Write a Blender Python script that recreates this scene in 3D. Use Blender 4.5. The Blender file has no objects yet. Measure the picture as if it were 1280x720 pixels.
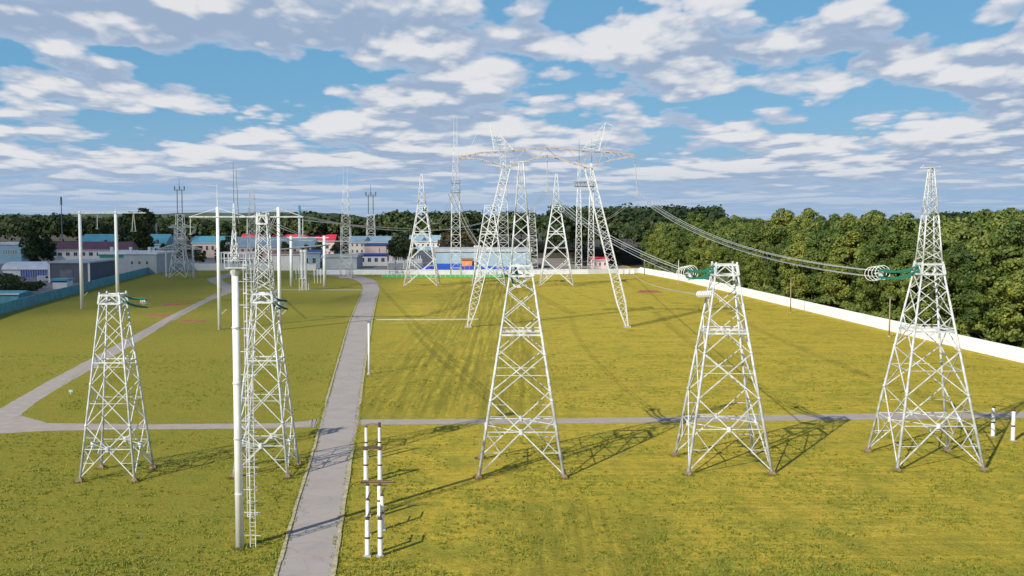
import bpy, math, random
import numpy as np
from mathutils import Vector, Matrix
random.seed(7); RNG = np.random.default_rng(7)
S = bpy.context.scene; COL = S.collection
# ------------------------------------------------------------------ camera
CAMH = 25.0; F = 1300.0; PITCH = math.atan(88/1300)
def ray(px, py):
    u = (px-640)/F; v = (360-py)/F
    return Vector((u, math.cos(PITCH)+v*math.sin(PITCH), -math.sin(PITCH)+v*math.cos(PITCH)))
def G(px, py, z=0.0):
    r = ray(px, py); t = (z-CAMH)/r.z
    return Vector((r.x*t, r.y*t, z))
def T(px, py, Y):
    r = ray(px, py); t = Y/r.y
    return Vector((r.x*t, Y, CAMH+r.z*t))
def ztop(py, Y): return T(640, py, Y).z
cam = bpy.data.cameras.new('camera'); co = bpy.data.objects.new('camera', cam); COL.objects.link(co)
co.location = (0, 0, CAMH); co.rotation_euler = (math.pi/2-PITCH, 0, 0)
cam.sensor_width = 36; cam.lens = 36*F/1280; cam.clip_start = 0.5; cam.clip_end = 20000
S.camera = co
# ------------------------------------------------------------------ materials
def mat(name, col, rough=0.6, var=0.12, scale=2.0, metal=0.0, bump=0.0, bscale=None, emit=None, spec=0.4, dirt=None):
    m = bpy.data.materials.new(name); m.use_nodes = True; nt = m.node_tree; N = nt.nodes; L = nt.links
    b = N['Principled BSDF']; b.inputs['Roughness'].default_value = rough; b.inputs['Metallic'].default_value = metal
    b.inputs['Specular IOR Level'].default_value = spec
    g = N.new('ShaderNodeNewGeometry')
    n = N.new('ShaderNodeTexNoise'); n.inputs['Scale'].default_value = scale; n.inputs['Detail'].default_value = 5
    L.new(g.outputs['Position'], n.inputs['Vector'])
    r = N.new('ShaderNodeValToRGB'); r.color_ramp.elements[0].position = .3; r.color_ramp.elements[1].position = .7
    c = Vector(col); d = dirt if dirt else tuple(c*(1-var))
    r.color_ramp.elements[0].color = (*d, 1); r.color_ramp.elements[1].color = (*tuple(c*(1+var*.5)), 1)
    L.new(n.outputs['Fac'], r.inputs['Fac']); L.new(r.outputs['Color'], b.inputs['Base Color'])
    if bump:
        n2 = N.new('ShaderNodeTexNoise'); n2.inputs['Scale'].default_value = bscale or scale*4; n2.inputs['Detail'].default_value = 6
        L.new(g.outputs['Position'], n2.inputs['Vector'])
        bp = N.new('ShaderNodeBump'); bp.inputs['Strength'].default_value = bump; bp.inputs['Distance'].default_value = .1
        L.new(n2.outputs['Fac'], bp.inputs['Height']); L.new(bp.outputs['Normal'], b.inputs['Normal'])
    return m
M = {}
M['steel'] = mat('painted_steel', (.62, .65, .66), .5, .22, 1.6, dirt=(.36, .37, .36))
M['steel2'] = mat('galvanised_steel', (.60, .63, .64), .45, .2, 1.3)
M['steel_far'] = mat('weathered_steel', (.66, .68, .68), .5, .15, .5)
M['dark_steel'] = mat('dark_steel', (.16, .17, .19), .5, .25, .6)
M['pole'] = mat('white_pole_paint', (.80, .81, .80), .4, .1, .8, dirt=(.72, .73, .71))
M['porcelain'] = mat('white_porcelain', (.82, .82, .80), .25, .08, 3, spec=.5)
M['iron'] = mat('rusty_iron', (.10, .06, .045), .7, .3, 6)
M['concrete'] = mat('concrete', (.42, .38, .34), .85, .3, 2.5, bump=.3)
M['footing'] = mat('footing_concrete', (.30, .20, .15), .9, .4, 2.5, bump=.3)
M['glass_green'] = mat('green_glass', (.03, .19, .135), .2, .15, 3, spec=.6)
M['wire'] = mat('aluminium_wire', (.55, .56, .56), .4, .1, 3, metal=.2)
M['wire_dark'] = mat('weathered_wire', (.22, .23, .23), .5, .1, 3)
M['wood'] = mat('weathered_wood', (.34, .25, .15), .8, .3, 3)
M['red_beam'] = mat('faded_red_steel', (.46, .40, .38), .5, .25, .4)
M['window'] = mat('window_glass', (.03, .04, .055), .15, .3, .5, spec=.6)
M['frame'] = mat('window_frame', (.7, .7, .7), .5, .1, 1)
M['tyre'] = mat('tyre_rubber', (.02, .02, .02), .8, .2, 4)
def brickish(name, col, var=.12): return mat(name, col, .8, var, .35, bump=.15, bscale=3)
W = dict(white=brickish('white_render', (.72, .71, .69)), pink=brickish('pink_render', (.66, .50, .47)),
  cream=brickish('cream_render', (.70, .64, .55)), grey=brickish('grey_cladding', (.40, .43, .45)),
  blue=brickish('pale_blue_wall', (.30, .48, .58)), dark=brickish('dark_cladding', (.10, .12, .15)),
  orange=brickish('orange_render', (.72, .27, .10)), bluegrey=brickish('blue_grey_cladding', (.30, .42, .50)),
  vivid=brickish('blue_stripe_paint', (.02, .09, .48)), green=brickish('green_fascia_paint', (.03, .25, .16)),
  ltwall=mat('weathered_turquoise_panel', (.10, .30, .37), .8, .25, .5, bump=.2))
def roofm(name, col, seam=1.0):
    m = mat(name, col, .5, .18, .3)
    nt = m.node_tree; N = nt.nodes; L = nt.links
    g = N.new('ShaderNodeNewGeometry'); w = N.new('ShaderNodeTexWave'); w.inputs['Scale'].default_value = seam
    L.new(g.outputs['Position'], w.inputs['Vector'])
    bp = N.new('ShaderNodeBump'); bp.inputs['Strength'].default_value = .5; bp.inputs['Distance'].default_value = .15
    L.new(w.outputs['Fac'], bp.inputs['Height']); L.new(bp.outputs['Normal'], N['Principled BSDF'].inputs['Normal'])
    return m
R_ = dict(teal=roofm('teal_metal_roof', (.10, .34, .42)), maroon=roofm('maroon_metal_roof', (.16, .06, .075)),
  red=roofm('red_metal_roof', (.62, .05, .08)), slate=roofm('slate_grey_roof', (.28, .40, .46)), grey=roofm('grey_metal_roof', (.42, .45, .47)),
  white=roofm('white_membrane_roof', (.72, .74, .76)), brown=roofm('brown_metal_roof', (.35, .16, .10)), blue=roofm('blue_metal_roof', (.05, .09, .30)))
# leaves
def leafmat(name, cols):
    m = bpy.data.materials.new(name); m.use_nodes = True; nt = m.node_tree; N = nt.nodes; L = nt.links
    b = N['Principled BSDF']; out = N['Material Output']
    g = N.new('ShaderNodeNewGeometry'); oi = N.new('ShaderNodeObjectInfo')
    n = N.new('ShaderNodeTexNoise'); n.inputs['Scale'].default_value = .22; n.inputs['Detail'].default_value = 3
    L.new(g.outputs['Position'], n.inputs['Vector'])
    a1 = N.new('ShaderNodeMath'); a1.operation = 'MULTIPLY_ADD'; a1.inputs[1].default_value = .45
    L.new(oi.outputs['Random'], a1.inputs[0]); 
    a0 = N.new('ShaderNodeMath'); a0.operation = 'MULTIPLY_ADD'; a0.inputs[1].default_value = .75; a0.inputs[2].default_value = -.22
    L.new(n.outputs['Fac'], a0.inputs[0]); L.new(a0.outputs[0], a1.inputs[2])
    a2 = N.new('ShaderNodeMath'); a2.operation = 'MULTIPLY_ADD'; a2.inputs[1].default_value = .3
    L.new(g.outputs['Random Per Island'], a2.inputs[0]); L.new(a1.outputs[0], a2.inputs[2])
    r = N.new('ShaderNodeValToRGB'); r.color_ramp.elements.remove(r.color_ramp.elements[1])
    for i, (p, c) in enumerate(cols):
        e = r.color_ramp.elements[0] if i == 0 else r.color_ramp.elements.new(p)
        e.position = p; e.color = (*c, 1)
    L.new(a2.outputs[0], r.inputs['Fac']); L.new(r.outputs['Color'], b.inputs['Base Color'])
    b.inputs['Roughness'].default_value = .55; b.inputs['Specular IOR Level'].default_value = .3
    t = N.new('ShaderNodeBsdfTranslucent'); L.new(r.outputs['Color'], t.inputs['Color'])
    mx = N.new('ShaderNodeMixShader'); mx.inputs[0].default_value = .25
    L.new(b.outputs[0], mx.inputs[1]); L.new(t.outputs[0], mx.inputs[2]); L.new(mx.outputs[0], out.inputs['Surface'])
    return m
M['leaf'] = leafmat('leaf', [(.15, (.04, .075, .016)), (.5, (.105, .15, .027)), (.75, (.19, .225, .045)), (.95, (.34, .31, .05))])
M['leaf_dark'] = leafmat('leaf_dark', [(.2, (.02, .04, .014)), (.6, (.045, .07, .018)), (.95, (.09, .10, .022))])  # dark foliage, with the shade over the back woods put into its colour
M['bark'] = mat('bark', (.12, .09, .065), .9, .3, 4)

# ------------------------------------------------------------------ mesh builder
class MB:
    def __init__(s): s.v = []; s.f = []
    def tube(s, p, q, r, n=6, r2=None, cap=True):
        p = Vector(p); q = Vector(q); d = q-p
        if d.length < 1e-6: return s
        d.normalize(); a = Vector((0, 0, 1)) if abs(d.z) < .9 else Vector((1, 0, 0))
        x = d.cross(a).normalized(); y = d.cross(x); r2 = r if r2 is None else r2; b = len(s.v)
        for k in range(n):
            an = 2*math.pi*(k+.5)/n; o = x*math.cos(an)+y*math.sin(an)
            s.v.append(p+o*r); s.v.append(q+o*r2)
        for k in range(n):
            k2 = (k+1) % n; s.f.append((b+2*k, b+2*k+1, b+2*k2+1, b+2*k2))
        if cap: s.f.append(tuple(b+2*k for k in range(n))); s.f.append(tuple(b+2*k+1 for k in reversed(range(n))))
        return s
    def beam(s, p, q, r): return s.tube(p, q, r*1.2, 4)
    def box(s, c, d, rz=0.0):
        c = Vector(c); b = len(s.v); cs, sn = math.cos(rz), math.sin(rz)
        for x in (-1, 1):
            for y in (-1, 1):
                for z in (-1, 1):
                    X = x*d[0]/2; Y = y*d[1]/2
                    s.v.append(c+Vector((X*cs-Y*sn, X*sn+Y*cs, z*d[2]/2)))
        for f in ((0, 1, 3, 2), (4, 6, 7, 5), (0, 4, 5, 1), (2, 3, 7, 6), (0, 2, 6, 4), (1, 5, 7, 3)): s.f.append(tuple(b+i for i in f))
        return s
    def bb(s, x0, x1, y0, y1, z0, z1): return s.box(((x0+x1)/2, (y0+y1)/2, (z0+z1)/2), (abs(x1-x0), abs(y1-y0), abs(z1-z0)))
    def prism(s, pts, axis_vec):   # closed polygon pts extruded by axis_vec
        b = len(s.v); n = len(pts); a = Vector(axis_vec)
        for p in pts: s.v.append(Vector(p))
        for p in pts: s.v.append(Vector(p)+a)
        s.f.append(tuple(b+i for i in range(n))); s.f.append(tuple(b+n+i for i in reversed(range(n))))
        for i in range(n): j = (i+1) % n; s.f.append((b+i, b+n+i, b+n+j, b+j))
        return s
    def path(s, pts, r, n=5):
        for a, b in zip(pts[:-1], pts[1:]): s.tube(a, b, r, n, cap=False)
        return s
    def torus(s, c, axis, R, r, n=20):
        c = Vector(c); d = Vector(axis).normalized(); a = Vector((0, 0, 1)) if abs(d.z) < .9 else Vector((1, 0, 0))
        x = d.cross(a).normalized(); y = d.cross(x)
        P = [c+(x*math.cos(2*math.pi*k/n)+y*math.sin(2*math.pi*k/n))*R for k in range(n)]
        for k in range(n): s.tube(P[k], P[(k+1) % n], r, 5, cap=False)
        return s
    def build(s, name, m, parent=None, smooth=False, loc=(0, 0, 0)):
        me = bpy.data.meshes.new(name); me.from_pydata([tuple(v) for v in s.v], [], s.f); me.materials.append(m); me.update()
        if smooth:
            for p in me.polygons: p.use_smooth = len(p.vertices) == 4
        o = bpy.data.objects.new(name, me); COL.objects.link(o)
        o.location = loc
        if parent: o.parent = parent
        return o
def tag(o, label=None, cat=None, group=None, kind=None):
    if label: o['label'] = label
    if cat: o['category'] = cat
    if group: o['group'] = group
    if kind: o['kind'] = kind
    return o
def thing(name, label, cat, loc=(0, 0, 0), group=None, rz=0.0):
    o = bpy.data.objects.new(name, None); COL.objects.link(o); o.empty_display_size = .5
    o.location = loc; o.rotation_euler = (0, 0, rz); tag(o, label, cat, group); return o
def fasten(o):   # keep world coordinates of a mesh built in world space when parent sits at its base
    return o
def copy_tree(o, parent=None):
    c = o.copy(); COL.objects.link(c); c.parent = parent
    for ch in o.children: copy_tree(ch, c)
    return c

# ------------------------------------------------------------------ lattice towers (local coordinates, base at 0,0,0)
def corners(prof, z):
    for (z0, h0), (z1, h1) in zip(prof[:-1], prof[1:]):
        if z <= z1+1e-6:
            h = h0+(h1-h0)*(z-z0)/(z1-z0); return h
    return prof[-1][1]
SG = [(-1, -1), (1, -1), (1, 1), (-1, 1)]
def cpt(prof, z, k):
    h = corners(prof, z); return Vector((SG[k % 4][0]*h, SG[k % 4][1]*h, z))
def lattice(root, prof, zs, rl, rb, m, style='X', horiz=(), part='bracing', leg='leg', z0=None, feet=True, legn=8, sub=True):
    zb = prof[0][0] if z0 is None else z0
    for k in range(4):
        b = MB()
        pz = [zb]+[z for z, h in prof if z > zb+.01]
        for i, (a, c) in enumerate(zip(pz[:-1], pz[1:])):
            t0 = 1-.45*(a-zb)/(pz[-1]-zb); t1 = 1-.45*(c-zb)/(pz[-1]-zb)
            b.tube(cpt(prof, a, k), cpt(prof, c, k), rl*t0, legn, rl*t1)
        # flange collars
        if sub:
            for z in zs[1:3]:
                p = cpt(prof, z, k); q = cpt(prof, z+.16, k); b.tube(p, q, rl*1.3*(1-.4*z/pz[-1]), 8)
        b.build(leg, m, root, smooth=True)
        if feet:
            p = cpt(prof, zb, k)
            MB().bb(p.x-.3, p.x+.3, p.y-.3, p.y+.3, 0, .26).box((p.x, p.y, .31), (.42, .42, .1)).build('footing', M['footing'], root)
    b = MB()
    for k in range(4):
        for i, (a, c) in enumerate(zip(zs[:-1], zs[1:])):
            p0, p1 = cpt(prof, a, k), cpt(prof, a, k+1); q0, q1 = cpt(prof, c, k), cpt(prof, c, k+1)
            f = 1-.4*i/max(1, len(zs)-1); r = rb*f
            if i == 0: p0 = cpt(prof, a+.4, k); p1 = cpt(prof, a+.4, k+1)
            if style == 'X':
                b.beam(p0, q1, r); b.beam(p1, q0, r)
            elif style == 'Z':
                if (i+k) % 2: b.beam(p0, q1, r)
                else: b.beam(p1, q0, r)
                b.beam(q0, q1, r*.8)
            if i == 0 and style == 'X' and sub:   # K panel with secondary members round its centre
                w0 = (p1-p0).length; w1 = (q1-q0).length; t = w0/(w0+w1); zc = p0.z+(q0.z-p0.z)*t
                m0, m1 = cpt(prof, zc, k), cpt(prof, zc, k+1); c0 = (m0+m1)/2
                b.beam(m0, m1, r*.8); b.tube(c0-Vector((0, 0, .25)), c0+Vector((0, 0, .25)), .22, 8)
                zl = p0.z+(zc-p0.z)*.5
                l0, l1 = cpt(prof, zl, k), cpt(prof, zl, k+1)
                d0 = p0.lerp(c0, .5); d1 = p1.lerp(c0, .5)
                b.beam(l0, d0, r*.55); b.beam(l1, d1, r*.55)
                b.beam(m0, d0, r*.55); b.beam(m1, d1, r*.55)
                zu = zc+(q0.z-zc)*.5; u0, u1 = cpt(prof, zu, k), cpt(prof, zu, k+1)
                e0 = c0.lerp(q0, .5); e1 = c0.lerp(q1, .5)
                b.beam(u0, e0, r*.5); b.beam(u1, e1, r*.5)
                n0 = cpt(prof, zc, k+1); n1 = cpt(prof, zc, k+2); c1 = (n0+n1)/2
                b.beam(c0, c1, r*.6)
            elif i in (1, 2) and style == 'X' and sub:
                w0 = (p1-p0).length; w1 = (q1-q0).length; t = w0/(w0+w1); zc = p0.z+(q0.z-p0.z)*t
                b.beam(cpt(prof, zc, k), cpt(prof, zc, k+1), r*.6)
        for z, r in horiz:
            b.beam(cpt(prof, z, k), cpt(prof, z, k+1), r)
    b.build(part, m, root)
def ringbox(root, prof, z0, z1, m, name='top_frame'):
    b = MB()
    for k in range(4):
        a0, a1 = cpt(prof, z0, k), cpt(prof, z0, k+1); c0, c1 = cpt(prof, z1, k), cpt(prof, z1, k+1)
        for s_ in (a0, a1, c0, c1): s_.x *= 1.06; s_.y *= 1.06
        b.beam(a0, a1, .1); b.beam(c0, c1, .11)
        b.beam(a0, (c0+c1)/2, .055); b.beam(a1, (c0+c1)/2, .055)
        b.beam(a0, c0, .12)
        b.tube(c0, c0+Vector((0, 0, .3)), .1, 6)
    b.build(name, m, root)
def panels(z0, z1, fr):
    zs = [z0]; tot = sum(fr)
    for f in fr: zs.append(zs[-1]+(z1-z0)*f/tot)
    return zs
BIG = [7.3, 4.4, 3.5, 2.6, 1.6]
def big_tower(label, x, y, half, peak, zt=30.2):
    t = thing('lattice_tower', label, 'lattice tower', (x, y, 0), 'tall lattice towers standing in rows across the grass')
    prof = [(0, half), (20.2, .98)]
    lattice(t, prof, panels(0, 19.3, BIG), .165, .06, M['steel'], horiz=[(13.6, .10), (13.9, .05)])
    ringbox(t, prof, 19.3, 20.3, M['steel'])
    if peak:
        p2 = [(20.3, .98), (25.2, .62), (zt, .2)]
        lattice(t, p2, panels(20.3, zt, [1.7, 1.6, 1.5, 1.3, 1.2, 1.1, 1, .9, .8, .7]), .10, .036, M['steel'], part='peak_bracing', leg='peak_post', feet=False, legn=6, sub=False)
        MB().beam((-1.1, .1, zt), (.9, 0, zt+.15), .04).beam((-1.1, .1, zt), (-.7, .1, zt+.3), .03).box((0, 0, zt+.05), (.55, .55, .12)).build('peak_cap', M['steel'], t)
    # access ladder up one leg
    lb = MB(); a = Vector((half-.35, half*.2, .6)); b_ = Vector((.75, .25, 19.6))
    return t
tC = big_tower('tall peaked white lattice tower nearest the road, standing in the centre foreground', .9, 102.6, 4.1, True, 30.4)
tM = big_tower('flat-topped white lattice tower without a peak, between two peaked front towers', 21.25, 103.9, 4.1, False)
tD = big_tower('peaked white lattice tower at the right, in front of the forest and white wall', 42.35, 105.6, 4.3, True, 30.0)
def mid_tower(label, x, y, mast):
    t = thing('lattice_tower', label, 'lattice tower', (x, y, 0), 'shorter lattice towers on the left lawn')
    prof = [(0, 2.6), (17.6, .88)]
    lattice(t, prof, panels(0, 16.8, [5.2, 3.9, 3.1, 2.6, 2.0]), .13, .05, M['steel'], horiz=[(11.2, .07)])
    ringbox(t, prof, 16.8, 17.6, M['steel'])
    if mast:
        p2 = [(17.6, .86), (25.2, .42)]
        lattice(t, p2, panels(17.6, 24.4, [1.9, 1.8, 1.7, 1.6, 1.4, 1.3]), .08, .036, M['steel'], part='mast_bracing', leg='mast_post', feet=False, legn=6, sub=False)
        ringbox(t, p2, 24.4, 25.2, M['steel'], 'mast_frame')
    return t
tA = mid_tower('short flat-topped white lattice tower at the far left of the front row', -38.4, 99.8, False)
tB = mid_tower('white lattice tower with a narrow lattice mast on top, beside the round pole', -24.2, 101.3, True)
def back_tower(label, px, pyb, peak, half=6.1, s=1.0):
    c = G(px, pyb)
    t = thing('lattice_tower', label, 'lattice tower', (c.x, c.y+half, 0), 'tall lattice towers standing in rows across the grass')
    prof = [(0, half), (29.5*s, 1.35)]
    lattice(t, prof, panels(0, 28.6*s, [9.5, 7, 5, 3.6, 2.6]), .26, .115, M['steel_far'], horiz=[(19*s, .13)], sub=True)
    ringbox(t, prof, 28.6*s, 29.5*s, M['steel_far'])
    if peak:
        p2 = [(29.5*s, 1.35), (41*s, .3)]
        lattice(t, p2, panels(29.5*s, 41*s, [2.6, 2.3, 2.1, 1.9, 1.7]), .15, .055, M['steel_far'], part='peak_bracing', leg='peak_post', feet=False, legn=6, sub=False)
    return t
tE = back_tower('peaked lattice tower in the back row, in front of the pale house and blue stripe', 526, 359, True)
tG = back_tower('flat-topped lattice tower in the back row, half hidden behind the central tower', 611, 359, False)
tF = back_tower('peaked lattice tower in the back row, right of the central front tower', 696, 358.5, True)

# ------------------------------------------------------------------ masts
def mast(label, px, pyb, pytop, wpx, wtop, m, rods=1, rodh=8, platforms=(), style='Z', name='lightning_mast', cat='mast', npan=16, rl=.14):
    c = G(px, pyb); Y = c.y; h = ztop(pytop, Y); hb = wpx*Y/F/2; ht = wtop*Y/F/2
    t = thing(name, label, cat, (c.x, Y, 0), 'slim lattice masts behind the towers')
    zl = h
    prof = [(0, hb), (zl*.55, hb*.62+ht*.38), (zl, ht)]
    lattice(t, prof, panels(0, zl, [1.6-.05*i for i in range(npan)]), rl*.85, .07, m, style=style, feet=False, legn=5, sub=False)
    MB().bb(-hb-.4, hb+.4, -hb-.4, hb+.4, 0, .3).build('base_slab', M['concrete'], t)
    for i in range(rods):
        o = 0 if rods == 1 else (-1+2*i/(rods-1))*ht
        MB().tube((o, 0, zl), (o, 0, zl+rodh), .11, 5, .04).build('lightning_rod', M['dark_steel'] if m is M['dark_steel'] else m, t)
    for py in platforms:
        z = ztop(py, Y); w = corners(prof, z)+.5
        b = MB().bb(-w, w, -w, w, z, z+.15)
        for k in range(4):
            a = Vector((SG[k][0]*w, SG[k][1]*w, z)); n = Vector((SG[(k+1) % 4][0]*w, SG[(k+1) % 4][1]*w, z))
            b.beam(a, a+Vector((0, 0, 1.1)), .05); b.beam(a+Vector((0, 0, 1.1)), n+Vector((0, 0, 1.1)), .05)
        b.build('platform', M['dark_steel'], t)
    return t
mast('slim white lattice mast in front of the orange building, left of the portal leg', 570, 346, 172, 13, 4, M['steel_far'], 2, 9, (229, 241), npan=24)
mast('slim lattice mast beside the far bend of the road', 433, 347, 232, 14, 5, M['steel_far'], 2, 8, npan=17)
mast('tall slim lattice mast rising directly behind the central tower', 629, 344, 178, 15, 4, M['steel_far'], 1, 10, (229,), npan=24)
mast('slender lattice mast with a spike rising just left of the narrow-topped tower', 316.5, 350, 236, 12, 5, M['steel_far'], 1, 9, npan=18)
mast('short twin-topped lattice mast just right of the central tower', 665, 340, 264, 15, 6, M['steel_far'], 2, 2.5, (266,), npan=13)
# twin dark masts sharing a platform
def twin():
    c = G(731, 340); Y = c.y
    t = thing('twin_mast', 'dark twin lattice mast joined by a platform, in front of the pink house', 'mast', (c.x, Y, 0), 'slim lattice masts behind the towers')
    zp = ztop(233, Y); zt = ztop(205, Y); k = Y/F
    for sx in (-1, 1):
        prof = [(0, 4.2*k), (zp, 2.0*k), (zt, .9*k)]
        q = bpy.data.objects.new('mast_column', None); COL.objects.link(q); q.parent = t; q.location = (sx*8*k, sx*1.5, 0)
        lattice(q, prof, panels(0, zt, [1.6-.05*i for i in range(20)]), .17, .1, M['steel_far'], style='Z', feet=False, legn=5, sub=False)
        MB().tube((0, 0, zt), (0, 0, ztop(174, Y)), .16, 5, .06).build('lightning_rod', M['dark_steel'], q)
    w = 13*k; b = MB().bb(-w, w, -2.4, 2.4, zp-.2, zp)
    for y in (-2.4, 2.4):
        b.beam((-w, y, zp+1.9), (w, y, zp+1.9), .1); b.beam((-w, y, zp), (w, y, zp), .12)
        for i in range(9):
            x = -w+2*w*i/8; b.beam((x, y, zp), (x, y, zp+1.9), .08)
            if i < 8: b.beam((x, y, zp), (x+w/4, y, zp+1.9), .06)
    b.build('platform', M['dark_steel'], t)
twin()
def tube_mast(label, px, pyb, pytop, pyl):
    c = G(px, pyb); Y = c.y; k = Y/F; zl = ztop(pyl, Y); zt = ztop(pytop, Y)
    t = thing('antenna_mast', label, 'mast', (c.x, Y, 0), 'distant antenna masts')
    lattice(t, [(0, 6*k), (zl, 4*k)], panels(0, zl, [1]*9), .18, .11, M['steel_far'], style='Z', feet=False, legn=5, sub=False)
    for x in (-3, 3): MB().tube((x*k, 0, zl), (x*k, 0, zt), .3, 8).build('mast_pole', M['dark_steel'], t)
    b = MB()
    for x in (-6, 0, 6): b.tube((x*k, 0, zt-1), (x*k, 0, zt+1.6), .45, 6)
    b.bb(-6*k, 6*k, -.5, .5, zt-1.2, zt-.8); b.build('antenna_array', M['dark_steel'], t)
    MB().tube((0, 0, zt), (0, 0, zt+6), .15, 5).build('lightning_rod', M['dark_steel'], t)
tube_mast('two-legged antenna mast behind the pale building with the blue-grey roof', 464, 322, 243, 268)
tube_mast('two-legged antenna mast behind the small double-armed pylon on the left', 226, 322, 236, 268)
for px, pb, pt, lb in ((78.5, 322, 248, 'thin dark mast on the far left above the woods'), (196.5, 322, 281, 'short thin mast beside the turquoise roofed hall')):
    c = G(px, pb); t = thing('antenna_mast', lb, 'mast', (c.x, c.y, 0), 'distant antenna masts')
    z = ztop(pt, c.y); MB().tube((0, 0, 0), (0, 0, z), .45, 6, .25).build('mast_pole', M['dark_steel'], t)
    MB().tube((0, 0, z-4), (0, 0, z+1), .6, 6).build('antenna_array', M['dark_steel'], t)
c = G(375, 322); t = thing('chimney', 'green striped slim chimney standing in the woods beyond the red roof', 'chimney', (c.x, c.y, 0))
z = ztop(257, c.y); MB().tube((0, 0, 0), (0, 0, z-8), 1.0, 10, .8).build('shaft', M['steel_far'], t); MB().tube((0, 0, z-8), (0, 0, z), .85, 10, .75).build('painted_top', W['ltwall'], t)

# ------------------------------------------------------------------ power line helpers
def sag_pts(a, b, sag, n=24):
    a = Vector(a); b = Vector(b); P = []
    for i in range(n+1):
        t = i/n; p = a.lerp(b, t); p.z -= sag*4*t*(1-t); P.append(p)
    return P
def bundle(label, a, b, sag, r=.035, sp=.22, n=4, m='wire', group='power lines'):
    a = Vector(a); b = Vector(b)
    t = thing('power_line', label, 'power line', tuple(a), group); d = (b-a).normalized(); s = d.cross(Vector((0, 0, 1))).normalized()
    offs = {4: [(-1, -1), (1, -1), (1, 1), (-1, 1)], 5: [(-1, -1), (1, -1), (1.3, .3), (0, 1.3), (-1.3, .3)], 2: [(-1, 0), (1, 0)], 1: [(0, 0)], 3: [(-2, 0), (0, 0), (2, 0)]}[n]
    for ox, oz in offs:
        o = s*ox*sp+Vector((0, 0, oz*sp))
        P = [p+o-a for p in sag_pts(a, b, sag, 32)]
        MB().path(P, r, 4).build('wire', M[m], t)
    if n >= 4:
        P = sag_pts(a, b, sag, 32)
        for i in range(4, 32, 5):
            bb = MB(); q = [P[i]+s*ox*sp+Vector((0, 0, oz*sp))-a for ox, oz in offs]
            for j in range(len(q)): bb.beam(q[j], q[(j+1) % len(q)], .03)
            bb.build('spacer', M['dark_steel'], t)
    return t
def tension_set(label, anchor, end, nstr=4, rs=.10, ringR=.75, m='glass_green', ringgap=.95, nr=4, sag=.45, grp='green glass tension insulators'):
    a = Vector(anchor); e = Vector(end); d = (e-a).normalized(); s = d.cross(Vector((0, 0, 1))).normalized()
    t = thing('tension_insulator', label, 'insulator', tuple(a), grp)
    for i in range(nstr):
        o = s*(.42 if i % 2 else -.42)+Vector((0, 0, .42 if i < 2 else -.42))
        if nstr == 2: o = s*(.35 if i else -.35)
        P = sag_pts(a, e, sag, 16); b = MB(); q = [p+o*(.55+.45*k/16)-a for k, p in enumerate(P)]
        b.path(q, rs*.45, 6)
        L = sum((q[k+1]-q[k]).length for k in range(16)); nd = int(L/.17)
        for k in range(nd):
            u = k/nd*16; i0 = int(u); p = q[i0].lerp(q[i0+1], u-i0); dd = (q[i0+1]-q[i0]).normalized()
            b.tube(p, p+dd*.09, rs*1.15, 8, rs*.6)
        b.build('glass_string', M[m], t)
    for i in range(nr):
        c = e+d*(i*ringgap-.5)-a
        rg = MB().torus(c, d+s*.25, ringR, .033, 22)
        rg.build('grading_ring', M['porcelain'], t)
    y = MB(); ks = min(1, ringR/.6); y.box(e-a, (.25*ks, .9*ks, .7*ks)); y.tube(e-a, e-a+d*1.6*ks, .09*ks, 6); y.build('yoke', M['steel2'], t)
    return t

# ------------------------------------------------------------------ big portal pylon (world coordinates offset to its base)
def truss(b, P, Q, w0, w1, hgt0, hgt1, n, r, rc):
    # box truss from P to Q (centre lines), width across y, height z
    pts = []
    for i in range(n+1):
        t = i/n; c = Vector(P).lerp(Vector(Q), t); w = w0+(w1-w0)*t; h = hgt0+(hgt1-hgt0)*t
        pts.append([c+Vector((0, sy*w/2, sz*h/2)) for sy, sz in ((-1, -1), (1, -1), (1, 1), (-1, 1))])
    for i in range(n):
        for k in range(4):
            b.beam(pts[i][k], pts[i+1][k], rc)
            if (i+k) % 2: b.beam(pts[i][k], pts[i+1][(k+1) % 4], r)
            else: b.beam(pts[i][(k+1) % 4], pts[i+1][k], r)
            b.beam(pts[i][k], pts[i][(k+1) % 4], r)
    return b
def portal_leg(b, foot, top, w, n, rc, r):
    foot = Vector(foot); top = Vector(top); d = (top-foot).normalized(); x = d.cross(Vector((0, 1, 0))).normalized(); y = Vector((0, 1, 0))
    prev = None
    for i in range(n+1):
        t = i/n; ww = w*min(1, .25+t*5)*(1-.25*max(0, t-.5)); c = foot.lerp(top, t)
        q = [c+(x*sx+y*sy)*ww/2 for sx, sy in SG]
        if prev:
            for k in range(4):
                b.beam(prev[k], q[k], rc)
                if i % 2: b.beam(prev[k], q[(k+1) % 4], r)
                else: b.beam(prev[(k+1) % 4], q[k], r)
        prev = q
PY = G(684, 409).y
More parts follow.
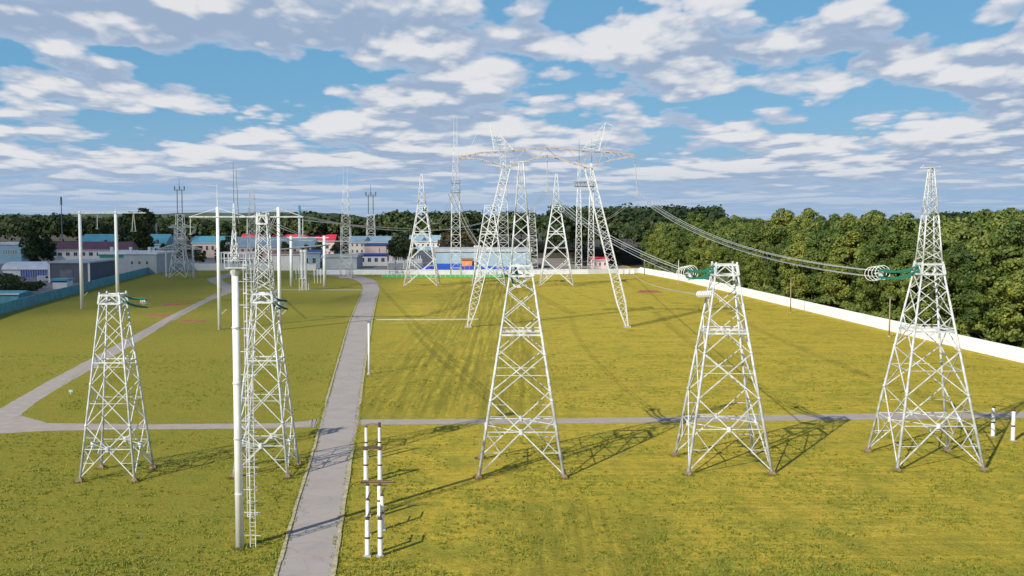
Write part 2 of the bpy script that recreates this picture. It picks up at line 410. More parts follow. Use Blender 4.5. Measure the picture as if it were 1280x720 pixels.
def portal():
    c = G(684, 409); o = Vector((c.x, PY, 0)); L = lambda px, py, dy=0: T(px, py, PY)+Vector((0, dy, 0))-o
    t = thing('portal_pylon', 'wide rusty-topped portal pylon with splayed legs, spanning above the central tower', 'pylon', tuple(o))
    for f, tp in (((585, 410), (634, 205)), ((783, 408), (734, 205))):
        b = MB(); g = G(*f)-o; g.y = 0; portal_leg(b, g, L(*tp), 1.9, 30, .11, .05); b.build('leg', M['steel_far'], t)
        MB().bb(g.x-.8, g.x+.8, -.8, .8, 0, .3).build('footing', M['concrete'], t)
    b = MB()
    top = [L(574, 196), L(600, 191), L(632, 189), L(684, 184), L(734, 189), L(765, 190.5), L(793, 194)]
    low = [L(574, 197.5), L(600, 199), L(632, 208), L(684, 194), L(736, 210), L(765, 200), L(793, 195.5)]
    for yy in (-1.5, 1.5):
        for A in (top, low):
            for p, q in zip(A[:-1], A[1:]):
                wp = 1 if p not in (A[0], A[-1]) else .3
                b.beam(p+Vector((0, yy, 0)), q+Vector((0, yy, 0)), .10)
        n = 22
        def at(A, u):
            i = min(int(u*(len(A)-1)), len(A)-2); return A[i].lerp(A[i+1], u*(len(A)-1)-i)
        for i in range(n):
            u, v = i/n, (i+1)/n
            if i % 2: b.beam(at(top, u)+Vector((0, yy, 0)), at(low, v)+Vector((0, yy, 0)), .05)
            else: b.beam(at(low, u)+Vector((0, yy, 0)), at(top, v)+Vector((0, yy, 0)), .05)
    for i in range(23):
        u = i/22; b.beam(at(top, u)+Vector((0, -1.5, 0)), at(top, u)+Vector((0, 1.5, 0)), .05); b.beam(at(low, u)+Vector((0, -1.5, 0)), at(low, u)+Vector((0, 1.5, 0)), .05)
        if i < 22: b.beam(at(top, u)+Vector((0, -1.5, 0)), at(top, (i+1)/22)+Vector((0, 1.5, 0)), .04)
    b.build('crossbeam', M['red_beam'], t)
    for sgn, base0, base1, apex, arm, dn in ((-1, (618, 190), (642, 188), (612, 154), (600, 158), (585, 191)), (1, (726, 189), (748, 190), (757, 153), (767, 158), (751, 194))):
        b = MB(); a0, a1, ap = L(*base0), L(*base1), L(*apex)
        for yy in (-1.2, 1.2):
            y0 = Vector((0, yy, 0)); b.beam(a0+y0, ap, .08); b.beam(a1+y0, ap, .08)
            for i in range(1, 7):
                u = i/7; b.beam((a0+y0).lerp(ap, u), (a1+y0).lerp(ap, u-.1), .04)
                b.beam((a0+y0).lerp(ap, u-.1), (a1+y0).lerp(ap, u), .04)
        b.beam(ap, L(*arm), .06); b.beam(L(*arm), L(*dn), .035)
        b.build('earthwire_peak', M['steel2'], t)
    return o
po = portal()
hang = {}
for key, top, bot, lb in (('l', (574, 198), (566, 243), 'long insulator string hanging from the left end of the portal crossbeam'),
                      ('m', (684, 195), (684, 237), 'long insulator string hanging from the middle of the portal crossbeam'),
                      ('r', (793, 196), (797, 243), 'long insulator string hanging from the right end of the portal crossbeam')):
    a = T(*top, PY); e = T(*bot, PY); hang[key] = e
    t = thing('suspension_insulator', lb, 'insulator', tuple(a), 'insulators hanging from the portal pylon')
    b = MB().tube((0, 0, 0), e-a, .07, 6)
    for k in range(34): p = (e-a)*(k/34); b.tube(p, p+Vector((0, 0, -.1)), .17, 7, .1)
    b.build('disc_string', M['steel2'], t); MB().torus(e-a, (0, 0, 1), .55, .05, 14).torus(e-a-Vector((0, 0, .4)), (0, 0, 1), .7, .05, 14).build('grading_ring', M['steel2'], t)

# conductors from front towers to portal
endD = T(1101, 341, 114.5); endM = T(862, 341, 113); endC = T(647, 348, 112)
tension_set('green insulator set reaching left from the peaked right-hand tower', (41.3, 105.2, 19.9), endD, ringR=.78)
tension_set('green insulator set reaching left from the flat-topped tower', (20.3, 103.5, 20.0), endM, ringR=.78)
tension_set('green insulator set behind the left side of the central tower', (0.1, 103.0, 19.9), endC, ringR=.78)
bundle('bundle of wires from the right peaked tower rising over the forest edge', endD+(endD-Vector((41.3, 105.2, 19.9))).normalized()*1.6, hang['r'], 3.1, n=4, r=.04, sp=.34)
bundle('bundle of wires from the flat-topped tower crossing before the white wall', endM+(endM-Vector((20.3, 103.5, 20))).normalized()*1.6, hang['m'], 1.8, n=4, r=.04, sp=.34)
bundle('bundle of wires running up behind the central tower to the portal pylon', endC, hang['l'], 3.0, n=2, r=.035, sp=.3)
support = G(597, 349)
t = thing('bus_support', 'white lattice support column catching steep wires left of the flat-topped back tower', 'support', tuple(support))
lattice(t, [(0, 1.5), (ztop(309, support.y), .9)], panels(0, ztop(309, support.y), [1]*6), .16, .09, M['steel_far'], feet=False, legn=5, sub=False)
MB().box((0, 0, ztop(309, support.y)+.3), (3, 2.2, .7)).build('head', M['steel_far'], t)
bundle('steep parallel wires from the left end of the portal to the white support column', hang['l'], support+Vector((0, 0, ztop(309, support.y)+.5)), 1.0, n=3, r=.06, sp=.5)
for tw, key, lb in ((tE, 'l', 'left'), (tG, 'm', 'middle'), (tF, 'r', 'right')):
    a = tw.location+Vector((.9, -1.2, 28.8)); e = a+(hang[key]-a).normalized()*7+Vector((0, 0, -.8))
    tension_set('green insulator set on the %s tower of the back row' % lb, a, e, rs=.26, ringR=1.0, nr=3)
    bundle('wires between the %s tower of the back row and the portal pylon' % lb, e, hang[key], 6.0, n=2, r=.035, sp=.35)
# left towers' insulators
def short_ins(label, a, e):
    return tension_set(label, a, e, rs=.1, ringR=.22, nr=2, ringgap=.3, sag=.15, grp='short green insulators on the left towers')
short_ins('short green insulator set on the far left tower top', (-37.6, 100.4, 17.2), (-36.2, 102.4, 16.6))
short_ins('short green insulator set on the tower beside the round pole', (-23.6, 101.9, 17.0), (-22.8, 103.8, 16.3))
# cable to the little post insulator left of the flat-topped tower
a = T(891, 367, 103.5); e = T(872, 368, 105)
t = thing('cable_insulator', 'white ribbed insulator on the left leg of the flat-topped tower', 'insulator', tuple(a))
b = MB().tube((0, 0, 0), e-a, .12, 6)
for k in range(9): p = (e-a)*(k/9); b.tube(p, p+(e-a)*.05, .34, 10)
b.build('porcelain_body', M['porcelain'], t)
bundle('thin white cable running down from the flat-topped tower towards the back wall', e, G(790, 346)+Vector((0, 0, 1.5)), 1.2, n=1, r=.07)
MB().bb(-.9, .9, -.1, .1, 0, .05)

# ------------------------------------------------------------------ round light pole with platform and caged ladder
def light_pole():
    c = G(300, 685); zt = ztop(340, c.y)
    t = thing('lightning_pole', 'thick white round pole with railed platform, spire and caged ladder in the left foreground', 'pole', tuple(c))
    MB().tube((0, 0, 0), (0, 0, zt), .32, 20, .25).build('shaft', M['pole'], t, smooth=True)
    fl = MB()
    for z in (4.2, 8.4, 12.6, 16.8): fl.tube((0, 0, z-.06), (0, 0, z+.06), .335, 20)
    fl.build('joint_flange', M['steel'], t)
    z1 = zt+.35; b = MB().tube((0, 0, zt-.3), (0, 0, zt+.3), .26, 12, .5)
    b.bb(-.62, .95, -.55, .55, z1-.06, z1)
    for x in (-.62, .95):
        for y in (-.55, .55): b.beam((x, y, z1), (x, y, z1+1.05), .02)
    for z in (.52, 1.05):
        for y in (-.55, .55): b.beam((-.62, y, z1+z), (.95, y, z1+z), .018)
        b.beam((-.62, -.55, z1+z), (-.62, .55, z1+z), .018)
    b.build('platform', M['steel'], t)
    zs = ztop(254, c.y); q = bpy.data.objects.new('spire', None); COL.objects.link(q); q.parent = t
    lattice(q, [(z1, .30), (zs-2.0, .10), (zs, .03)], panels(z1, zs, [1, .9, .8, .7, .6, .5, .4]), .05, .03, M['steel'], feet=False, legn=5, sub=False, leg='spire_post', part='spire_bracing')
    for x, top in ((0, 203), (.35, 212)): MB().tube((x, 0, zs-1.5), (x*.6, 0, ztop(top, c.y)), .035, 5, .018).build('lightning_rod', M['dark_steel'], t)
    b = MB(); x0, x1 = .82, 1.22
    for x in (x0, x1): b.beam((x, -.1, .1 if x == x0 else .1), (x, -.1, z1), .03)
    z = .4
    while z < z1: b.tube((x0, -.1, z), (x1, -.1, z), .018, 5); z += .32
    b.build('ladder', M['steel'], t)
    b = MB(); z = 2.6
    while z < z1+.6:
        P = [Vector((1.02+.42*math.cos(an)*1.1-.0, -.1-.75*math.sin(an), z)) for an in [math.pi*i/8 for i in range(9)]]
        P = [Vector((x0-.02, -.1, z))]+[Vector((1.02+.4*math.cos(an), -.1+.1-.7*math.sin(an), z)) for an in [math.pi*(1-i/8) for i in range(9)]]+[Vector((x1+.02, -.1, z))]
        b.path(P, .028, 4); z += 1.05
    for an in (.25, .5, .75):
        b.beam((1.02+.4*math.cos(math.pi*an), -.7*math.sin(math.pi*an), 2.6), (1.02+.4*math.cos(math.pi*an), -.7*math.sin(math.pi*an), z1+.5), .022)
    b.build('ladder_cage', M['steel'], t)
    b = MB(); z = 1.0
    while z < z1: b.beam((0, 0, z), (1.6, -.1, z), .03); z += 1.75
    b.build('bracket', M['steel'], t)
light_pole()

# ------------------------------------------------------------------ pole portals on the left
def hanging(b_par, name, a, e, grp, label, r=.14):
    t = thing('suspension_insulator', label, 'insulator', tuple(a), grp); d = Vector(e)-Vector(a)
    b = MB().tube((0, 0, 0), d, .06, 6); n = int(d.length/.22)
    for k in range(n): p = d*(k/n); b.tube(p, p+d*.3/n, r, 7, r*.6)
    b.build('disc_string', M['porcelain'], t); MB().torus(d, (0, 0, 1), .35, .05, 12).build('grading_ring', M['steel2'], t)
def pole_portal(label, poles, ybeam, xb0, xb1, ptop, diam, rods, dr):
    b0 = G(*poles[0]); Y = b0.y; k = Y/F
    t = thing('pole_portal', label, 'portal', tuple(b0), 'portals made of white round poles')
    zb = ztop(ybeam, Y); o = b0
    for i, p in enumerate(poles):
        x = T(p[0], ybeam, Y).x-o.x; zt = ztop(ptop, Y)
        MB().tube((x, 0, 0), (x, 0, zt), diam/2, 14, diam/2*.8).build('pole', M['pole'], t, smooth=True)
        if rods[i]: MB().tube((x, 0, zt), (x, 0, ztop(rods[i], Y)), .1, 5, .05).build('lightning_rod', M['steel_far'], t)
        b = MB().beam((x, 0, 3.0), (x+1.6, 0, 4.6), .06); b.build('step_bracket', M['steel'], t)
    b = MB(); X0 = T(xb0, ybeam, Y).x-o.x; X1 = T(xb1, ybeam, Y).x-o.x
    for yy in (-.35, .35):
        b.beam((X0, yy, zb), (X1, yy, zb), .16)
    n = 24
    for i in range(n+1): x = X0+(X1-X0)*i/n; b.beam((x, -.35, zb), (x, .35, zb), .06)
    for p in poles:
        x = T(p[0], ybeam, Y).x-o.x; zt = ztop(ptop, Y)-.2
        b.beam((x, 0, zt), (max(X0, x-6.5), 0, zb), .06); b.beam((x, 0, zt), (min(X1, x+6.5), 0, zb), .06)
    b.build('crossbeam', M['steel'], t)
    return t, Y, zb
t, YP, zbP = pole_portal('white two-pole portal with tie rods standing on the lawn behind the round pole', [(272, 412), (348, 411)], 271, 237, 379, 259, .85, (230, 262), 0)
for px, pe, lb in ((238, 293, 'left end'), (309, 292, 'middle'), (378.5, 295, 'right end')):
    hanging(None, '', T(px, 272, YP), T(px, pe, YP), 'insulators hanging from the two-pole portal', 'pale insulator string under the %s of the two-pole portal beam' % lb)
t, YQ, zbQ = pole_portal('far left white two-pole portal behind the short flat-topped tower', [(99.5, 386), (144.5, 386)], 266, 88, 182, 264, 1.0, (243, 256), 0)
hanging(None, '', T(121.5, 267, YQ), T(121.5, 286, YQ), 'insulators hanging from the far left portal', 'single insulator string under the far left portal beam', .2)
hanging(None, '', T(166.5, 267, YQ), T(165, 289, YQ), 'insulators hanging from the far left portal', 'left string of the insulator pair at the right end of the far left portal', .2)
hanging(None, '', T(167, 267, YQ), T(169.5, 289, YQ), 'insulators hanging from the far left portal', 'right string of the insulator pair at the right end of the far left portal', .2)
# low portal with tubular bar
c0 = G(364.5, 358); t = thing('bus_portal', 'low portal of two short white posts carrying a long white tube', 'portal', tuple(c0), 'portals made of white round poles')
for px in (364.5, 406): x = T(px, 358, c0.y).x-c0.x; MB().tube((x, 0, 0), (x, 0, ztop(295, c0.y)), .62, 14, .5).build('pole', M['pole'], t, smooth=True)
MB().tube(T(328, 314, c0.y-30)-c0, T(412, 306, c0.y)-c0, .28, 8).build('bus_tube', M['steel'], t)
MB().tube(T(340, 300, c0.y-8)-c0, T(440, 302, c0.y+10)-c0, .2, 8).build('bus_tube', M['steel'], t)
MB().beam(T(359, 297, c0.y)-c0, T(411, 297, c0.y)-c0, .2).build('crossbeam', M['steel'], t)
# apparatus beside it
c0 = G(380, 363); t = thing('voltage_transformer', 'pale twin-column apparatus on a steel stand between the low portal posts', 'switchgear', tuple(c0))
k = c0.y/F; b = MB()
for x in (-8, 0, 8):
    for y in (-2, 2): b.beam((x*k*.55, y, 0), (x*k*.55, y, 4.2), .12)
for y in (-2, 2): b.beam((-4.4*k, y, 4.2), (4.4*k, y, 4.2), .14)
b.beam((-4.4*k, -2, 0.2), (4.4*k, -2, 4.2), .08); b.build('stand', M['steel'], t)
for x in (-2.2, 2.2):
    b = MB().tube((x*k, 0, 4.2), (x*k, 0, 13.2), .4, 10)
    for i in range(26): b.tube((x*k, 0, 4.3+i*.34), (x*k, 0, 4.45+i*.34), .62, 10, .45)
    b.build('porcelain_column', M['steel_far'], t)
    MB().tube((x*k, 0, 13.2), (x*k, 0, 14), .7, 10).build('head', M['steel2'], t)
for (px, py, h, lb) in ((397, 354, 5.5, 'small pale post insulators right of the twin-column apparatus'), (374, 350, 5.0, 'small pale post insulators behind the twin-column apparatus'), (331, 352, 5.0, 'small pale post insulators behind the narrow-topped tower')):
    c0 = G(px, py); t = thing('post_insulator', lb, 'insulator', tuple(c0), 'small distant post insulators')
    for x in (-1.2, 0, 1.2):
        b = MB().beam((x, 0, 0), (x, 0, h*.5), .1).tube((x, 0, h*.5), (x, 0, h), .18, 8)
        for i in range(6): b.tube((x, 0, h*.5+i*.4), (x, 0, h*.5+.12+i*.4), .32, 8)
        b.build('post', M['steel_far'], t)
bundle('two curved jumper wires from the low portal down to the twin-column apparatus', T(405, 318, G(364.5, 358).y), T(386, 329, G(380, 363).y), 1.5, n=2, r=.09, sp=.4)
bundle('pair of jumper wires sloping from the narrow-topped tower to the low portal', (-23.8, 102, 24.6), T(405, 300, G(364.5, 358).y), .5, n=2, r=.05, sp=.35)
bundle('jumper wires from the narrow-topped tower to the two-pole portal', (-23.9, 102, 24.2), T(378, 295, YP), 1.2, n=2, r=.045, sp=.3)
bundle('upper set of level wires running right from the two-pole portal to the back towers', T(378.5, 270, YP), T(612, 276, 380), 3.5, n=3, r=.055, sp=.4)
bundle('lower set of level wires running right from the two-pole portal to the back towers', T(378.5, 275, YP), T(640, 284, 385), 1.5, n=3, r=.055, sp=.4)
bundle('slack wires running left from the two-pole portal to the double-armed pylon', T(238, 293, YP), T(245, 284, G(226, 349).y), .5, n=2, r=.05)
bundle('slack wires between the middle of the two-pole portal and the railed pole', T(309, 292, YP), T(345, 268, YP+20), 3, n=2, r=.05)

# small double-armed pylon
c0 = G(225, 348); k = c0.y/F
t = thing('small_pylon', 'small white pylon with two crossarms before the left end of the back wall', 'pylon', tuple(c0))
zt = ztop(283, c0.y)
lattice(t, [(0, 11*k), (zt*.6, 5.6*k), (zt, 4.2*k)], panels(0, zt, [2.4, 2, 1.6, 1.3, 1.2, 1]), .22, .12, M['steel'], feet=True, legn=6, sub=False)
for py, x0, x1, hh in ((311, -28, 30, 2.0), (284, -13, 20, 1.3)):
    z = ztop(py, c0.y); b = MB()
    for xe, xi in ((x0*k, -5*k), (x1*k, 5*k)):
        for y in (-1.4, 1.4):
            b.beam((xe, 0, z-.2), (xi, y, z), .12); b.beam((xe, 0, z-.2), (xi, y, z+hh), .1)
            for i in range(1, 6):
                u = i/6; p = Vector((xe, 0, z-.2)).lerp(Vector((xi, y, z)), u); q = Vector((xe, 0, z-.2)).lerp(Vector((xi, y, z+hh)), u); b.beam(p, q, .05)
                q2 = Vector((xe, 0, z-.2)).lerp(Vector((xi, y, z+hh)), min(1, u+.16)); b.beam(p, q2, .05)
    b.build('crossarm', M['steel'], t)
for px in (208, 242): 
    c = G(px, 346 if px == 208 else 347); tt = thing('support_post', 'plain post under the %s crossarm end of the small pylon' % ('left' if px == 208 else 'right'), 'post', tuple(c))
    MB().tube((0, 0, 0), (0, 0, ztop(313, c.y)), .35, 8).build('post', M['steel2'], tt); MB().bb(-.6, .6, -.6, .6, 0, .3).build('footing', M['concrete'], tt)

# ------------------------------------------------------------------ disconnector posts (white porcelain columns in pairs)
def post(b, bi, x, y, h, r=.20):
    b.tube((x, y, .05), (x, y, h*.48), r, 12); b.tube((x, y, h*.53), (x, y, h), r*.92, 12)
    for i in range(int(h*.45/.07)):
        b.tube((x, y, .1+i*.07), (x, y, .13+i*.07), r*1.12, 12); b.tube((x, y, h*.54+i*.07), (x, y, h*.54+.03+i*.07), r*1.05, 12)
    MB().tube((x, y, h*.48), (x, y, h*.515), r*1.12, 10).build('iron_collar', M['iron'], bi); MB().tube((x, y, h), (x, y, h+.13), r*.95, 10).build('iron_cap', M['iron'], bi)
def disconnector(label, p0, p1, h, arm, group, r=.2, pad=True):
    r *= .86
    a = G(*p0); b_ = G(*p1); t = thing('disconnector', label, 'disconnector', tuple(a), group)
    for q in (a, b_):
        pb = MB(); d = q-a; post(pb, t, d.x, d.y, h, r); pb.build('porcelain_post', M['porcelain'], t)
        MB().bb(d.x-.28, d.x+.28, d.y-.28, d.y+.28, 0, .08).build('footing', M['concrete'], t)
    d = b_-a; b = MB()
    if arm == 'loop':
        b.path(sag_pts((0, 0, h+.25), (d.x, d.y, h+.25), -.12, 8), .035, 5); b.tube((d.x, d.y, h+.1), (d.x, d.y, h+.5), .16, 8)
    elif arm == 'beam':
        b.beam((-.3, 0, h+.2), (d.x+.3, d.y, h+.2), .10); b.beam((-.3, .35, h+.22), (d.x+.3, d.y+.35, h+.22), .07)
    elif arm == 'long':
        b.beam((-.6, 0, h+.24), (d.x+1.4, d.y+.1, h+.24), .05); b.beam((-.6, .4, h+.28), (d.x+1.0, d.y+.5, h+.28), .04); b.beam((d.x-.5, d.y, h), (d.x+.6, d.y, h), .05)
    elif arm == 'rungs':
        b.beam((0, 0, h+.15), (0, 1.6, h+.2), .05); b.beam((d.x, d.y, h+.15), (d.x, d.y+1.6, h+.2), .05)
    b.build('contact_arm', M['iron'], t)
gp = 'pairs of white disconnector posts beside the road'
disconnector('nearest pair of white posts beside the road', (459.5, 695), (475.5, 695), 2.75, 'rungs', gp)
disconnector('second nearest pair of white posts beside the road', (460, 668), (478, 662), 2.75, 'none' if 0 else 'rungs', gp, .18)
disconnector('pair of white posts beside the road carrying the long dark contact bars', (460, 645), (474.5, 645), 2.6, 'long', gp)
disconnector('pair of white posts beside the road topped by a thick dark beam', (457.5, 600), (475, 600), 2.9, 'beam', gp, .23)
disconnector('farthest pair of white posts beside the road, joined by a thin loop', (458, 572), (474.5, 572), 3.2, 'loop', gp, .18)
disconnector('pair of white posts right of the peaked right-hand tower', (1241, 546), (1266, 551), 3.35, 'loop', 'pairs of white disconnector posts beside the road', .24)

# lamp / wooden posts
def lamp(label, px, pyb, pyt, m, r, grp='thin posts near the white wall', head=True):
    c = G(px, pyb); t = thing('post', label, 'post', tuple(c), grp); z = ztop(pyt, c.y)
    MB().tube((0, 0, 0), (0, 0, z), r, 8, r*.75).build('pole', m, t, smooth=True)
    if head: MB().box((0, .1, z+.08), (.5, .7, .22)).build('cap', M['dark_steel'], t)
    MB().tube((0, 0, 0), (0, 0, .25), r*1.8, 8).build('base', M['concrete'], t)
lamp('white dark-capped post on the right verge of the road', 461.5, 468, 403, M['pole'], .2, None)
lamp('brown wooden post standing well left of the right tower near the wall', 988, 391, 348, M['wood'], .16)
lamp('brown wooden post just left of the right peaked tower near the wall', 1111.5, 421, 372, M['wood'], .16)
lamp('thin pale post left of the flat-topped tower near the wall', 848, 356, 325, M['steel2'], .16)
lamp('thin dark post where the white wall turns far away', 805.5, 345, 324, M['dark_steel'], .2)
# little sign and box on the left lawn
c = G(88.5, 494); t = thing('marker_sign', 'small pale blue marker plate on the lawn left of the far left tower', 'sign', tuple(c))
MB().tube((0, 0, 0), (0, 0, .5), .04, 6).build('stake', M['steel2'], t); MB().box((0, 0, .6), (.55, .05, .35)).build('plate', W['blue'], t)

# ------------------------------------------------------------------ ground sheets
def ground_mat():
    m = bpy.data.materials.new('grass_field'); m.use_nodes = True; nt = m.node_tree; N = nt.nodes; L = nt.links; b = N['Principled BSDF']
    b.inputs['Roughness'].default_value = .9; b.inputs['Specular IOR Level'].default_value = .15
    g = N.new('ShaderNodeNewGeometry')
    def noise(scale, detail=6, sc=(1, 1, 1), rough=.6):
        mp = N.new('ShaderNodeMapping'); mp.inputs['Scale'].default_value = sc; L.new(g.outputs['Position'], mp.inputs['Vector'])
        n = N.new('ShaderNodeTexNoise'); n.inputs['Scale'].default_value = scale; n.inputs['Detail'].default_value = detail; n.inputs['Roughness'].default_value = rough
        L.new(mp.outputs[0], n.inputs['Vector']); return n.outputs['Fac']
    def ramp(fac, stops):
        r = N.new('ShaderNodeValToRGB')
        for i, (p, c) in enumerate(stops):
            e = r.color_ramp.elements[i] if i < 2 else r.color_ramp.elements.new(p)
            e.position = p; e.color = (*c, 1) if isinstance(c, tuple) else (c, c, c, 1)
        L.new(fac, r.inputs['Fac']); return r.outputs['Color']
    def mix(a, c, fac, blend='MIX'):
        x = N.new('ShaderNodeMix'); x.data_type = 'RGBA'; x.blend_type = blend
        if isinstance(fac, float): x.inputs[0].default_value = fac
        else: L.new(fac, x.inputs[0])
        for s, v in ((6, a), (7, c)):
            if isinstance(v, tuple): x.inputs[s].default_value = (*v, 1)
            else: L.new(v, x.inputs[s])
        return x.outputs[2]
    def math_(op, a, c, cl=False):
        x = N.new('ShaderNodeMath'); x.operation = op; x.use_clamp = cl
        for i, v in enumerate((a, c)):
            if isinstance(v, (int, float)): x.inputs[i].default_value = v
            else: L.new(v, x.inputs[i])
        return x.outputs[0]
    sep = N.new('ShaderNodeSeparateXYZ'); L.new(g.outputs['Position'], sep.inputs[0]); X, Y = sep.outputs[0], sep.outputs[1]
    YEL = (.63, .46, .054); GRN = (.22, .25, .028); 
    col = mix(YEL, (.54, .42, .042), ramp(noise(.03, 4), [(.35, 0.), (.65, 1.)]))
    # greener tone on the left lawns
    lf = N.new('ShaderNodeMapRange'); L.new(math_('ADD', X, math_('MULTIPLY', Y, .10)), lf.inputs[0]); lf.inputs[1].default_value = 2; lf.inputs[2].default_value = -16
    col = mix(col, (.25, .24, .030), math_('MULTIPLY', lf.outputs[0], .88))
    # green patches: medium clumps, more in the near field
    nf = N.new('ShaderNodeMapRange'); L.new(Y, nf.inputs[0]); nf.inputs[1].default_value = 125; nf.inputs[2].default_value = 75
    pat = ramp(math_('ADD', noise(.22, 8, (1, .8, 1), .68), math_('MULTIPLY', nf.outputs[0], .05)), [(.50, 0.), (.66, 1.)])
    col = mix(col, GRN, math_('MULTIPLY', pat, .7))
    pat2 = ramp(noise(1.1, 8, (1, .8, 1), .7), [(.47, 0.), (.68, 1.)])
    col = mix(col, (.20, .20, .022), math_('MULTIPLY', pat2, .65))
    dry = ramp(noise(.5, 7, (.5, 1.5, 1), .65), [(.55, 0.), (.72, 1.)])
    col = mix(col, (.52, .34, .06), math_('MULTIPLY', dry, .45))
    # mowing swaths: lengthwise in the middle field, crosswise elsewhere
    sl = ramp(noise(1.0, 5, (1.1, .025, 1), .6), [(.38, 0.), (.62, 1.)]); sc_ = ramp(noise(1.0, 5, (.05, 1.2, 1), .6), [(.4, 0.), (.62, 1.)])
    mk = N.new('ShaderNodeMapRange'); L.new(math_('ABSOLUTE', math_('SUBTRACT', X, -8.0), 0), mk.inputs[0]); mk.inputs[1].default_value = 18; mk.inputs[2].default_value = 10
    ymk = N.new('ShaderNodeMapRange'); L.new(Y, ymk.inputs[0]); ymk.inputs[1].default_value = 118; ymk.inputs[2].default_value = 135
    mk2 = N.new('ShaderNodeMapRange'); L.new(math_('ABSOLUTE', math_('SUBTRACT', X, 5.5), 0), mk2.inputs[0]); mk2.inputs[1].default_value = 9; mk2.inputs[2].default_value = 5
    ymk2 = N.new('ShaderNodeMapRange'); L.new(Y, ymk2.inputs[0]); ymk2.inputs[1].default_value = 95; ymk2.inputs[2].default_value = 86
    fl = math_('MAXIMUM', math_('MULTIPLY', mk.outputs[0], ymk.outputs[0]), math_('MULTIPLY', mk2.outputs[0], ymk2.outputs[0]))
    wv = math_('MULTIPLY', math_('SINE', math_('MULTIPLY', math_('ADD', math_('ADD', X, math_('MULTIPLY', noise(.05, 2), 9.)), math_('MULTIPLY', noise(.6, 3), .9)), 3.6), 0), .5)
    wv = math_('MULTIPLY', math_('ADD', wv, .5, True), ramp(noise(.09, 4), [(.35, .25), (.6, 1.)]))
    col = mix(col, (.25, .24, .024), math_('MULTIPLY', math_('MULTIPLY', wv, fl), .55))
    col = mix(col, (.24, .21, .022), math_('MULTIPLY', math_('MULTIPLY', sl, fl), .85))
    col = mix(col, (.30, .25, .025), math_('MULTIPLY', math_('MULTIPLY', sc_, math_('SUBTRACT', 1., fl)), .5))
    fine = ramp(noise(7, 6, (1, .6, 1), .7), [(.3, .55), (.7, 1.3)])
    col = mix(col, fine, 1.0, 'MULTIPLY')
    L.new(col, b.inputs['Base Color'])
    bp = N.new('ShaderNodeBump'); bp.inputs['Strength'].default_value = .75; bp.inputs['Distance'].default_value = .45
    L.new(math_('ADD', noise(2.2, 8, (1, 1, 1), .75), math_('MULTIPLY', noise(.5, 3), .6)), bp.inputs['Height']); L.new(bp.outputs['Normal'], b.inputs['Normal'])
    return m
M['grass'] = ground_mat()
def sheet(name, pts, z, m, label=None):
    me = bpy.data.meshes.new(name); me.from_pydata([(p[0], p[1], z) for p in pts], [], [tuple(range(len(pts)))]); me.materials.append(m)
    o = bpy.data.objects.new(name, me); COL.objects.link(o); o['kind'] = 'structure'; return o
sheet('ground', [(-9000, -300), (9000, -300), (9000, 12000), (-9000, 12000)], 0, M['grass'])
M['asphalt'] = mat('old_asphalt', (.36, .30, .255), .9, .10, .6, bump=.25, bscale=8, dirt=(.34, .31, .285))
def cracks(m):
    nt = m.node_tree; N = nt.nodes; L = nt.links; b = N['Principled BSDF']; g = N.new('ShaderNodeNewGeometry'); src = b.inputs['Base Color'].links[0].from_socket
    n = N.new('ShaderNodeTexNoise'); n.inputs['Scale'].default_value = .8; n.inputs['Detail'].default_value = 5; L.new(g.outputs['Position'], n.inputs['Vector'])
    a = N.new('ShaderNodeVectorMath'); a.operation = 'MULTIPLY_ADD'; a.inputs[1].default_value = (2, 2, 0); L.new(n.outputs['Color'], a.inputs[0]); L.new(g.outputs['Position'], a.inputs[2])
    v = N.new('ShaderNodeTexVoronoi'); v.feature = 'DISTANCE_TO_EDGE'; v.inputs['Scale'].default_value = .28; L.new(a.outputs[0], v.inputs['Vector'])
    r = N.new('ShaderNodeMapRange'); L.new(v.outputs['Distance'], r.inputs[0]); r.inputs[1].default_value = .0; r.inputs[2].default_value = .022; r.inputs[3].default_value = .25; r.inputs[4].default_value = 0
    st = N.new('ShaderNodeTexNoise'); st.inputs['Scale'].default_value = .25; st.inputs['Detail'].default_value = 6; st.inputs['Roughness'].default_value = .65; L.new(g.outputs['Position'], st.inputs['Vector'])
    sr = N.new('ShaderNodeMapRange'); L.new(st.outputs['Fac'], sr.inputs[0]); sr.inputs[1].default_value = .45; sr.inputs[2].default_value = .7; sr.inputs[4].default_value = .35
    for fac, c in ((r, (.12, .10, .07, 1)), (sr, (.23, .20, .17, 1))):
        x = N.new('ShaderNodeMix'); x.data_type = 'RGBA'; L.new(fac.outputs[0], x.inputs[0]); L.new(src, x.inputs[6]); x.inputs[7].default_value = c; src = x.outputs[2]
    L.new(src, b.inputs['Base Color'])
cracks(M['asphalt'])
M['path'] = mat('worn_path', (.36, .31, .265), .9, .14, .8, bump=.2, bscale=8)
M['kerb'] = mat('kerb_concrete', (.46, .38, .25), .9, .3, 1.5, bump=.4, dirt=(.26, .22, .10))
M['yard'] = mat('yard_gravel', (.26, .23, .21), .9, .25, .05, bump=.2)
M['redpad'] = mat('red_clay', (.36, .12, .06), .9, .25, .5, bump=.2)
